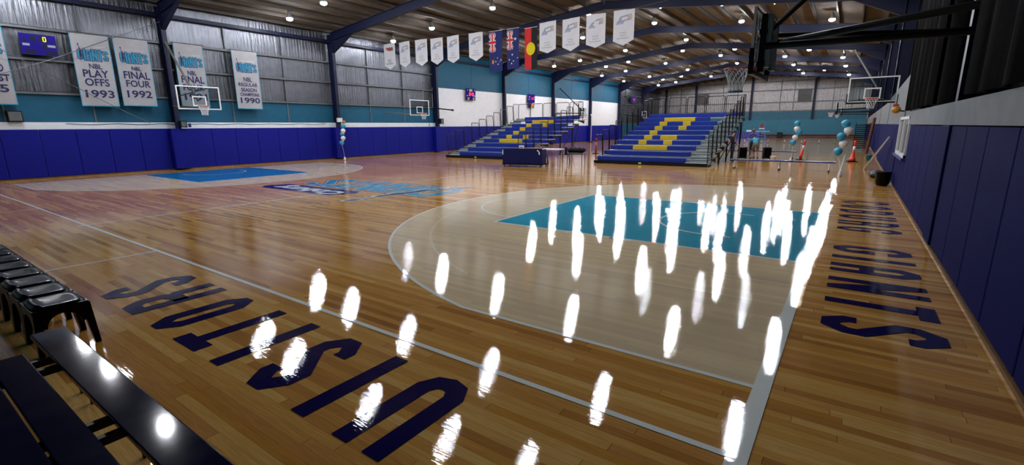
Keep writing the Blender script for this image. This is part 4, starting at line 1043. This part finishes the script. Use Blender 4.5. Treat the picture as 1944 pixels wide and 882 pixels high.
# foreground: portable bench of navy planks on black cross frames
pb = thing('portable_bench', 'navy glossy planked bench in the bottom left corner', 'bench', (-2.9, -2.3, 0))
MB().pad(-1.74, 2.2, .04, .25, .41, .45, .008).build('plank', 'bench_navy', pb)
MB().pad(-1.34, 2.2, -.235, -.06, .41, .45, .008).build('plank', 'bench_navy', pb)
MB().pad(-1.34, 2.2, -.45, -.245, .41, .45, .008).build('plank', 'bench_navy', pb)
for x in (-1.25, .05, 1.4):
    mb = MB()
    for dx in (-.10, .10): mb.beam((x + dx, -.42, .34), (x + dx, .22, .34), .04, .05)
    mb.build('cross_beam', 'black', pb)
    for dx, y in ((-.1, .18), (.1, .18), (-.1, -.40), (.1, -.40)): MB().tube([(x + dx, y, .33), (x + dx * 1.3, y + (.03 if y > 0 else -.03), 0)], .02, 8).build('leg', 'black', pb)
# black moulded stools in a row
def stool(label, loc):
    t = thing('moulded_stool', label, 'stool', loc, 0, 'black stools at the left edge')
    mb = MB(); bm = bmesh.new(); nx, ny = 12, 12; V = {}
    def sup(i, j):
        u = (i / nx) * 2 - 1; v = (j / ny) * 2 - 1
        # square with rounded corners
        k = max(abs(u), abs(v)); a = math.atan2(v, u); rr = k
        sx = math.copysign(abs(math.cos(a)) ** .45, math.cos(a)) * rr * .235; sy = math.copysign(abs(math.sin(a)) ** .45, math.sin(a)) * rr * .195
        dip = -.018 * math.cos(min(1, k) * PI / 2) - (.028 * max(0, k - .82) / .18)
        lip = .035 * max(0, -v - .55) / .45 * (1 if k < .95 else .4)
        return (sx, sy, .45 + dip + lip)
    vs = [sup(i, j) for j in range(ny + 1) for i in range(nx + 1)]; fs = [(j * (nx + 1) + i, j * (nx + 1) + i + 1, (j + 1) * (nx + 1) + i + 1, (j + 1) * (nx + 1) + i) for j in range(ny) for i in range(nx)]
    mb.add(vs, fs); o = mb.build('seat', 'black_plastic', t, True); md = o.modifiers.new('shell', 'SOLIDIFY'); md.thickness = .02; md.offset = -1
    # skirt arches between the legs
    mb = MB()
    for y, s in ((.185, 1), (-.185, -1)):
        arch = [(-.225, .425), (.225, .425), (.22, .33)] + [(.13 * math.cos(a), .25 + .10 * math.sin(a)) for a in [PI * k / 10 for k in range(11)]] + [(-.22, .33)]
        mb.prism([(.225, .425), (.235, .24), (.16, .24)] + [(.16 * math.cos(PI * k / 10), .24 + .12 * math.sin(PI * k / 10)) for k in range(1, 10)] + [(-.16, .24), (-.235, .24), (-.225, .425)], .012, lambda u, v, w: (u, y + w * s - .006, v))
    for x, s in ((.222, 1), (-.222, -1)):
        mb.prism([(.18, .425), (.19, .24), (.12, .24)] + [(.12 * math.cos(PI * k / 10), .24 + .12 * math.sin(PI * k / 10)) for k in range(1, 10)] + [(-.12, .24), (-.19, .24), (-.18, .425)], .012, lambda u, v, w: (x + w * s - .006, u, v))
    mb.build('skirt', 'black_plastic', t)
    for x in (-1, 1):
        for y in (-1, 1):
            mb = MB(); a = Vector((x * .195, y * .165, .42)); b = Vector((x * .238, y * .20, 0))
            mb.add([a + Vector(q) for q in ((-.05, -.035, 0), (.05, -.035, 0), (.05, .035, 0), (-.05, .035, 0))] + [b + Vector(q) for q in ((-.028, -.022, 0), (.028, -.022, 0), (.028, .022, 0), (-.028, .022, 0))],
                   [(0, 1, 2, 3), (7, 6, 5, 4), (0, 4, 5, 1), (1, 5, 6, 2), (2, 6, 7, 3), (3, 7, 4, 0)]); mb.build('leg', 'black_plastic', t, False, .008)
    return t
s0 = stool('black moulded stool at the near end of the row, beside the navy bench', (-5.58, -1.93, 0))
for k in range(1, 8):
    dup(s0, (-5.58 - .505 * k, -1.93, 0), 0, f'black moulded stool, {ORD[k]} in the row counting from the bench', 'black stools at the left edge')

# ---------------------------------------------------------------- right wall clutter
def netting(y0, y1, label):
    nc = MB(); n = int((y1 - y0) * 5); vs = []; fs = []
    for i in range(n + 1):
        y = y0 + (y1 - y0) * i / n; x = XR - .10 + .05 * math.sin(i * 1.35) + .02 * math.sin(i * 3.1)
        vs += [(x, y, 2.34), (x, y, roof_z(x) - .75), (x + .03, y, roof_z(x) - .75), (x + .03, y, 2.34)]
    for i in range(n):
        a = 4 * i
        for q in range(4): fs.append((a + q, a + 4 + q, a + 4 + (q + 1) % 4, a + (q + 1) % 4))
    fs += [(0, 1, 2, 3), (4 * n, 4 * n + 1, 4 * n + 2, 4 * n + 3)]
    tag(nc.add(vs, fs).build('netting_curtain', 'netting', None, True), label, 'netting', 'black netting along the right wall')
netting(1.0, 5.5, 'black netting above the white ledge at the far right of the photo')
netting(9.2, 15.3, 'black netting above the right wall between the near hoop and the window')
o = MB().lathe([(.13, 0), (.19, .06), (.20, .26), (.21, .27), (.21, .30), (.19, .30)], n=20); o = o.build('tub', 'black_plastic', None, True)
o.location = (1.36, 16.75, 0); o.scale = (1.05, 1.2, 1.55); tag(o, 'black bin on the floor against the right wall', 'bin')
hp = MB()
for i in range(6): hp.lathe([(.0001, -.1), (.16, -.08), (.22, 0), (.14, .09), (.0001, .12)], (1.28 + .07 * (i % 2), 19.4 + .22 * i, .10), 10)
tag(hp.build('cloth_heap', 'black', None, True), 'dark heap of cloth on the floor behind the black bin', 'cloth')
ld = thing('leaning_ladder', 'silver ladder leaning against the right wall past the window', 'ladder', (0, 0, 0))
for dy in (0, .34):
    MB().beam((.98, 23.5 + dy, 0.01), (1.52, 19.7 + dy, 1.50), .03, .07).build('side_rail', 'silver', ld)
for k in range(6):
    q = (k + .5) / 6; MB().tube([(.98 + .54 * q, 23.5 - 3.8 * q, 1.49 * q), (.98 + .54 * q, 23.84 - 3.8 * q, 1.49 * q)], .014, 6).build('rung', 'silver', ld)
am = thing('amber_lamp', 'round amber lamp on a bracket above the white window', 'lamp', (1.45, 17.3, 2.42))
MB().lathe([(.0001, -.12), (.10, -.08), (.13, 0), (.10, .08), (.0001, .12)], n=14).build('shade', 'amber', am, True); MB().beam((0, 0, -.02), (.3, 0, -.06), .04, .04).build('bracket', 'black', am)
st = thing('storage_trolley', 'tall dark slatted trolley standing far along the right wall', 'trolley', (.95, 42.6, 0))
mb = MB()
for x in (-.45, .45):
    for y in (-.3, .3): mb.beam((x, y, .08), (x, y, 2.05), .05, .05)
mb.build('upright_frame', 'black', st)
for k in range(12): MB().pad(-.42, .42, -.28, .28, .14 + k * .155, .22 + k * .155, .01).build('shelf', 'black', st)
for x in (-.4, .4): MB().tube([(x, -.3, .06), (x, .3, .06)], .06, 10).build('wheel', 'black', st)
rm = MB().tube([(1.25, 36.8, .02), (1.42, 36.4, 2.35)], .09, 12).build('rolled_mat', 'brown'); tag(rm, 'rolled brown mat leaning on the right wall beside the slatted trolley', 'mat')
bk = MB().lathe([(.10, 0), (.13, .28), (.14, .28), (.14, .31)], n=14).build('water_bottle', 'print_teal', None, True); bk.location = (1.25, 30, 0); tag(bk, 'pale blue water bottle on the floor by the right wall', 'bottle')
spk = thing('red_switch_box', 'small red box fixed on the white wall above the window', 'switch box', (XR - .05, 20.4, 2.55))
MB().pad(-.1, .07, -.1, .1, -.14, .14, .015).build('case', 'rim', spk); MB().beam((0, 0, .1), (0, 0, .5), .03, .03).build('conduit', 'black', spk)

# ---------------------------------------------------------------- left wall clutter
def wallbox(name, label, y, z, wx, wy, wz, mat, x=XL + .2):
    t = thing(name, label, 'speaker' if 'speaker' in name else 'box', (x, y, z))
    MB().pad(0, wx, -wy / 2, wy / 2, 0, wz, .015).build('case', mat, t)
    if 'speaker' in name: MB().box(wx, wx + .01, -wy / 2 + .04, wy / 2 - .04, .05, wz - .05).build('grille', 'girt', t)
    return t
wallbox('wall_speaker', 'black speaker on the white ledge at the far left', 1.66, 2.385, .3, .46, .46, 'black', XL - .05)
wallbox('wall_speaker', 'small black speaker on the nearest left column', 7.55, 2.12, .26, .30, .34, 'black', XL + .50)
wallbox('wall_speaker', 'small black speaker on the third left column', 26.35, 2.3, .26, .34, .42, 'black', XL + .50)
wallbox('junction_box', 'white junction box on the second left column above the balloons', 16.75, 2.42, .16, .34, .26, 'white_paint', XL + .50)
al = thing('amber_lamp', 'small amber lamp beside the white box on the second left column', 'lamp', (XL + .6, 17.05, 2.42)); MB().lathe([(.0001, -.11), (.09, -.07), (.12, 0), (.09, .07), (.0001, .11)], n=12).build('shade', 'amber', al, True); MB().beam((-.17, -.16, 0), (0, 0, 0), .04, .04).build('bracket', 'black', al)
for s, y, lab in (('1', 8.06, 'painted court number 1 on the white ledge'), ('2', 25.5, 'painted court number 2 on the white ledge')):
    mb = MB(); put_text(mb, s, -.07, .07, 2.14, 2.34, lambda u, v, w: (XL + .083, y + u, v), .03); o = mb.flatbuild('court_number', 'print_navy', wl)
for lab, pts in (('upper thin brace cable crossing the foil wall behind the banners', [(-27.5, -1.6, 2.9), (-27.45, 3.0, 4.9), (-27.45, 7.3, 7.1)]), ('lower thin brace cable slanting down behind the 1993 banner', [(-27.40, -1.9, 7.0), (-27.40, 1.64, 5.16), (-27.40, 5.0, 3.02), (-27.55, 6.2, 2.35)])):
    tag(MB().tube(pts, .014, 5).build('brace_cable', 'girt'), lab, 'cable')
fest = []
for k in range(41):
    y = 3.2 + k * .32; fest.append((XL + .10, y, 2.33 - .05 * abs(math.sin(k * .55))))
tag(MB().tube(fest, .012, 5).build('festoon_cord', 'girt'), 'dark cord looped along the white ledge of the left wall', 'cord')

# ---------------------------------------------------------------- end wall things
for k, x in enumerate((-20.8, -6.2)):
    t = thing('wall_vent', f'grey louvred vent high on the end wall, {"left" if k == 0 else "right"} one', 'vent', (x, YE - .2, 5.3), 0, 'louvred vents on the end wall')
    mb = MB(); mb.box(-.9, .9, -.02, .08, 0, .06); mb.box(-.9, .9, -.02, .08, 1.74, 1.8); mb.box(-.9, -.82, -.02, .08, 0, 1.8); mb.box(.82, .9, -.02, .08, 0, 1.8); mb.build('vent_frame', 'girt', t)
    mb = MB()
    for q in range(14): mb.beam((-.82, 0, .1 + q * .122), (.82, 0, .1 + q * .122), .10, .015, (0, .6, .8))
    mb.build('louvres', 'vent', t)
o = MB().pad(-2.2, 2.2, -.4, .4, 0, .95, .03).build('padded_trolley', 'bench_blue'); o.location = (-13.3, 78.5, 0); tag(o, 'blue covered trolley at the foot of the end wall', 'trolley')
o = MB().pad(-.35, .35, -.15, .15, 0, .25, .03).build('white_carton', 'white_paint'); o.location = (-12.7, 78.5, .95); tag(o, 'white carton on top of the far blue trolley', 'box')
lb = thing('timber_bench', 'long brown timber bench along the foot of the end wall', 'bench', (-4.8, 81.6, 0))
MB().pad(-6.6, 6, -.25, .25, .42, .5, .02).build('seat_plank', 'brown', lb); B(-6.6, 6, .05, .12, .02, .42).build('front_board', 'brown', lb)
for x in (-6, -2, 2, 5.6): B(x - .04, x + .04, -.2, .2, 0, .42).build('leg', 'brown', lb)
o = MB().pad(-.35, .35, -.3, .3, 0, .85, .03).build('waste_bin', 'black'); o.location = (-8.7, 80.2, 0); tag(o, 'dark square bin in front of the end wall', 'bin')
um = thing('umpire_chair', 'tall blue framed umpire chair behind the people', 'umpire chair', (-9.2, 66.0, 0))
for sx in (-1, 1):
    mb = MB(); mb.tube([(sx * .55, -.5, 0), (sx * .28, -.1, 1.5), (sx * .28, -.05, 2.2)], .035, 6); mb.tube([(sx * .55, .7, 0), (sx * .28, .2, 1.5)], .035, 6); mb.build('side_frame', 'umpire_blue', um)
MB().pad(-.3, .3, -.2, .3, 1.46, 1.54, .02).build('seat', 'white_paint', um); MB().pad(-.3, .3, .26, .32, 1.6, 2.1, .02).build('backrest', 'brown', um)
for k in range(4): MB().tube([(-.5 + .06 * k, -.42 + .09 * k, .3 + k * .33), (.5 - .06 * k, -.42 + .09 * k, .3 + k * .33)], .03, 6).build('step', 'umpire_blue', um)
MB().pad(-.9, .9, -.25, -.1, 1.12, 1.18, .01).build('writing_shelf', 'print_orange', um)

# ---------------------------------------------------------------- people and the boxes they work at
def figure(name, label, loc, rz, J, E, regions, height_scale=1.0, hair=None, extras=None):
    """one continuous body grown over a skeleton: J joints {name:(x,y,z,r)}, E bones"""
    names = list(J); me = bpy.data.meshes.new(name); me.from_pydata([J[n][:3] for n in names], [(names.index(a), names.index(b)) for a, b in E], [])
    o = bpy.data.objects.new(name, me); COL.objects.link(o)
    sk = o.modifiers.new('skin', 'SKIN'); sk.use_smooth_shade = True; sk.branch_smoothing = .3
    lay = me.skin_vertices[0] if me.skin_vertices else None
    for i, n in enumerate(names):
        r = J[n][3]; d = lay.data[i]; d.radius = (r if not isinstance(r, tuple) else r[0], r if not isinstance(r, tuple) else r[1]); d.use_root = (n == 'pelvis')
    sb = o.modifiers.new('sub', 'SUBSURF'); sb.levels = 1; sb.render_levels = 1
    dg = bpy.context.evaluated_depsgraph_get(); dg.update()
    nm = bpy.data.meshes.new_from_object(o.evaluated_get(dg)); o.modifiers.clear(); o.data = nm
    nm.materials.clear(); mats = []
    for m in regions.values():
        if m not in mats: mats.append(m)
    for m in mats: nm.materials.append(M[m])
    seg = [(Vector(J[a][:3]), Vector(J[b][:3]), b) for a, b in E]
    for p in nm.polygons:
        c = p.center; best = None
        for a, b, nme in seg:
            ab = b - a; q = max(0, min(1, (c - a).dot(ab) / max(1e-9, ab.length_squared))); dd = (a + ab * q - c).length
            if best is None or dd < best[0]: best = (dd, nme)
        p.material_index = mats.index(regions.get(best[1], regions['default'])); p.use_smooth = True
    o.location = loc; o.rotation_euler = (0, 0, rz); tag(o, label, 'person')
    hd = Vector(J['head'][:3]); up = (hd - Vector(J['neck'][:3])).normalized()
    if hair:
        mb = MB(); prof = [(.0001, .125), (.05, .118), (.09, .085), (.105, .03), (.10, -.02)]
        mb.lathe(prof, (0, 0, 0), 14); h = mb.build('hair', hair, o, True)
        h.rotation_euler = up.to_track_quat('Z', 'Y').to_euler(); h.location = hd + up * .01 - Vector((0, .012, 0))
    if extras: extras(o, hd)
    return o
def hand_joints(J, E, side, wrist, d, palm):
    """palm plus five short chains of different length"""
    d = Vector(d).normalized(); pl = Vector(palm).normalized(); w0 = Vector(wrist); s = side
    k = 'hand' + s; p = w0 + d * .085; J[k] = (*p, .026); E.append(('wrist' + s, k))
    cur = d.cross(pl).normalized()
    for i, (off, ln) in enumerate(((-.030, .070), (-.010, .080), (.010, .076), (.029, .060))):
        a = p + pl * off + d * .015; b = a + d * ln * .55 + cur * .006; c = b + d * ln * .4 + cur * .022
        J[f'f{i}a{s}'] = (*a, .009); J[f'f{i}b{s}'] = (*b, .0085); J[f'f{i}c{s}'] = (*c, .007); E += [(k, f'f{i}a{s}'), (f'f{i}a{s}', f'f{i}b{s}'), (f'f{i}b{s}', f'f{i}c{s}')]
    a = w0 + d * .035 - pl * .035; b = a + d * .035 - pl * .02; J['tha' + s] = (*a, .011); J['thb' + s] = (*b, .009); E += [('wrist' + s, 'tha' + s), ('tha' + s, 'thb' + s)]
def body(hip=(0, 0, .95), lean=0.0, arms=None, legs=None, headturn=(0, 0), th=1.0):
    """skeleton facing +y. lean tips the spine forward (radians)"""
    s, c = math.sin(lean), math.cos(lean); hx, hy, hz = hip
    def sp(d, f=0.0): return (hx, hy + d * s + f * c, hz + d * c - f * s)
    J = {}; E = []
    J['pelvis'] = (*hip, (.15 * th, .11 * th)); J['waist'] = (*sp(.18), (.135 * th, .10 * th)); J['chest'] = (*sp(.38), (.16 * th, .115 * th)); J['collar'] = (*sp(.50), (.11, .075)); J['neck'] = (*sp(.57, .01), .052)
    J['skull'] = (*sp(.65, .02 + headturn[0]), .07); J['head'] = (*sp(.73, .025 + headturn[0] * 1.6), .085); J['crown'] = (*sp(.80, .02 + headturn[0] * 1.8), .06)
    nz = Vector(J['head'][:3]) + Vector((0, c * .085, -s * .085)) ; J['nose'] = (*(nz + Vector((0, 0, -.02))), .014)
    E += [('pelvis', 'waist'), ('waist', 'chest'), ('chest', 'collar'), ('collar', 'neck'), ('neck', 'skull'), ('skull', 'head'), ('head', 'crown'), ('head', 'nose')]
    for sd, q in (('L', -1), ('R', 1)):
        e = Vector(J['head'][:3]) + Vector((q * .085, -.005, -.015)); J['ear' + sd] = (*e, .016); E.append(('head', 'ear' + sd))
        shd = Vector(sp(.47)) + Vector((q * .19, 0, 0)); J['shoulder' + sd] = (*shd, .062); E.append(('collar', 'shoulder' + sd))
        el, wr, hd_, pm = arms[sd]
        J['elbow' + sd] = (*el, .043); J['wrist' + sd] = (*wr, .029); E += [('shoulder' + sd, 'elbow' + sd), ('elbow' + sd, 'wrist' + sd)]
        hand_joints(J, E, sd, wr, hd_, pm)
        kn, an, to = legs[sd]
        J['hip' + sd] = (hx + q * .095, hy, hz - .06, .095 * th); J['knee' + sd] = (*kn, .062); J['ankle' + sd] = (*an, .042); J['heel' + sd] = (an[0], an[1] - .03, .04, .038); J['toe' + sd] = (*to, .036)
        E += [('pelvis', 'hip' + sd), ('hip' + sd, 'knee' + sd), ('knee' + sd, 'ankle' + sd), ('ankle' + sd, 'heel' + sd), ('ankle' + sd, 'toe' + sd)]
    return J, E
def dress(top, legsm, shoe, sleeves='long', shorts=False):
    R = {'default': 'skin'}
    for k in ('waist', 'chest', 'collar', 'shoulderL', 'shoulderR', 'elbowL', 'elbowR'): R[k] = top
    if sleeves == 'long':
        for k in ('wristL', 'wristR'): R[k] = top
    for k in ('hipL', 'hipR', 'kneeL', 'kneeR', 'pelvis'): R[k] = legsm
    for k in ('ankleL', 'ankleR'): R[k] = 'skin' if shorts else legsm
    for k in ('heelL', 'heelR', 'toeL', 'toeR'): R[k] = shoe
    return R
stand = {'L': ((-.10, .01, .50), (-.11, -.02, .09), (-.13, .15, .035)), 'R': ((.11, .02, .50), (.12, 0, .09), (.15, .17, .035))}
J, E = body(arms={'L': ((-.26, -.03, 1.18), (-.20, .16, 1.02), (.1, .6, -.3), (1, 0, 0)), 'R': ((.26, -.02, 1.18), (.19, .18, 1.04), (-.1, .6, -.3), (-1, 0, 0))}, legs=stand, headturn=(.015, 0))
figure('person', 'person in black jacket and dark jeans standing at the end of the larger bleacher', (-4.95, 25.7, 0), -1.2, J, E, dress('jacket_black', 'jeans', 'shoe'), hair='hair_dark').scale = (.94, .94, .94)
J, E = body(lean=.25, hip=(0, -.05, .93), arms={'L': ((-.30, .12, 1.14), (-.16, .34, 1.05), (.6, .5, 0), (0, 0, 1)), 'R': ((.30, .12, 1.14), (.16, .34, 1.03), (-.6, .5, 0), (0, 0, 1))}, legs=stand, headturn=(.03, 0), th=1.12)
figure('person', 'grey-haired person in violet blue shirt standing behind the bending one', (-4.75, 31.0, 0), PI + .1, J, E, dress('shirt_purple', 'jeans', 'shoe', 'short'), hair='hair_grey')
bend = {'L': ((-.15, .06, .49), (-.17, -.04, .09), (-.20, .13, .035)), 'R': ((.15, .06, .49), (.17, -.04, .09), (.20, .13, .035))}
J, E = body(lean=1.05, hip=(0, -.10, .90), arms={'L': ((-.27, .40, .86), (-.24, .50, .62), (0, .2, -1), (1, 0, 0)), 'R': ((.27, .40, .86), (.24, .50, .62), (0, .2, -1), (-1, 0, 0))}, legs=bend, th=1.2)
figure('person', 'person in teal shirt and grey shorts bending over between two black boxes', (-4.2, 28.35, 0), .35, J, E, dress('shirt_teal', 'shorts_grey', 'shoe', 'short', True), hair='hair_dark')
for lab, x, y in (('black upright equipment case left of the bending person', -4.86, 28.4), ('black upright equipment case right of the bending person', -3.62, 28.75)):
    t = thing('equipment_case', lab, 'case', (x, y, 0), .35, 'black equipment cases')
    MB().pad(-.21, .21, -.2, .2, .05, .70, .03).build('body', 'black', t); MB().box(-.17, .17, -.215, -.2, .12, .62).build('grille', 'black_plastic', t)
    for sx in (-1, 1): MB().lathe([(.03, 0), (.035, .05)], (sx * .18, -.12, 0), 8).build('foot', 'black', t)
    MB().tube([(-.1, 0, .70), (-.1, 0, .74), (.1, 0, .74), (.1, 0, .70)], .012, 6).build('handle', 'black_plastic', t)
o = MB().lathe([(.13, 0), (.17, .20), (.18, .22), (.16, .22)], n=14).build('white_tub', 'white_paint', None, True); o.location = (-3.2, 28.2, 0); tag(o, 'low white tub on the floor right of the black cases', 'tub')
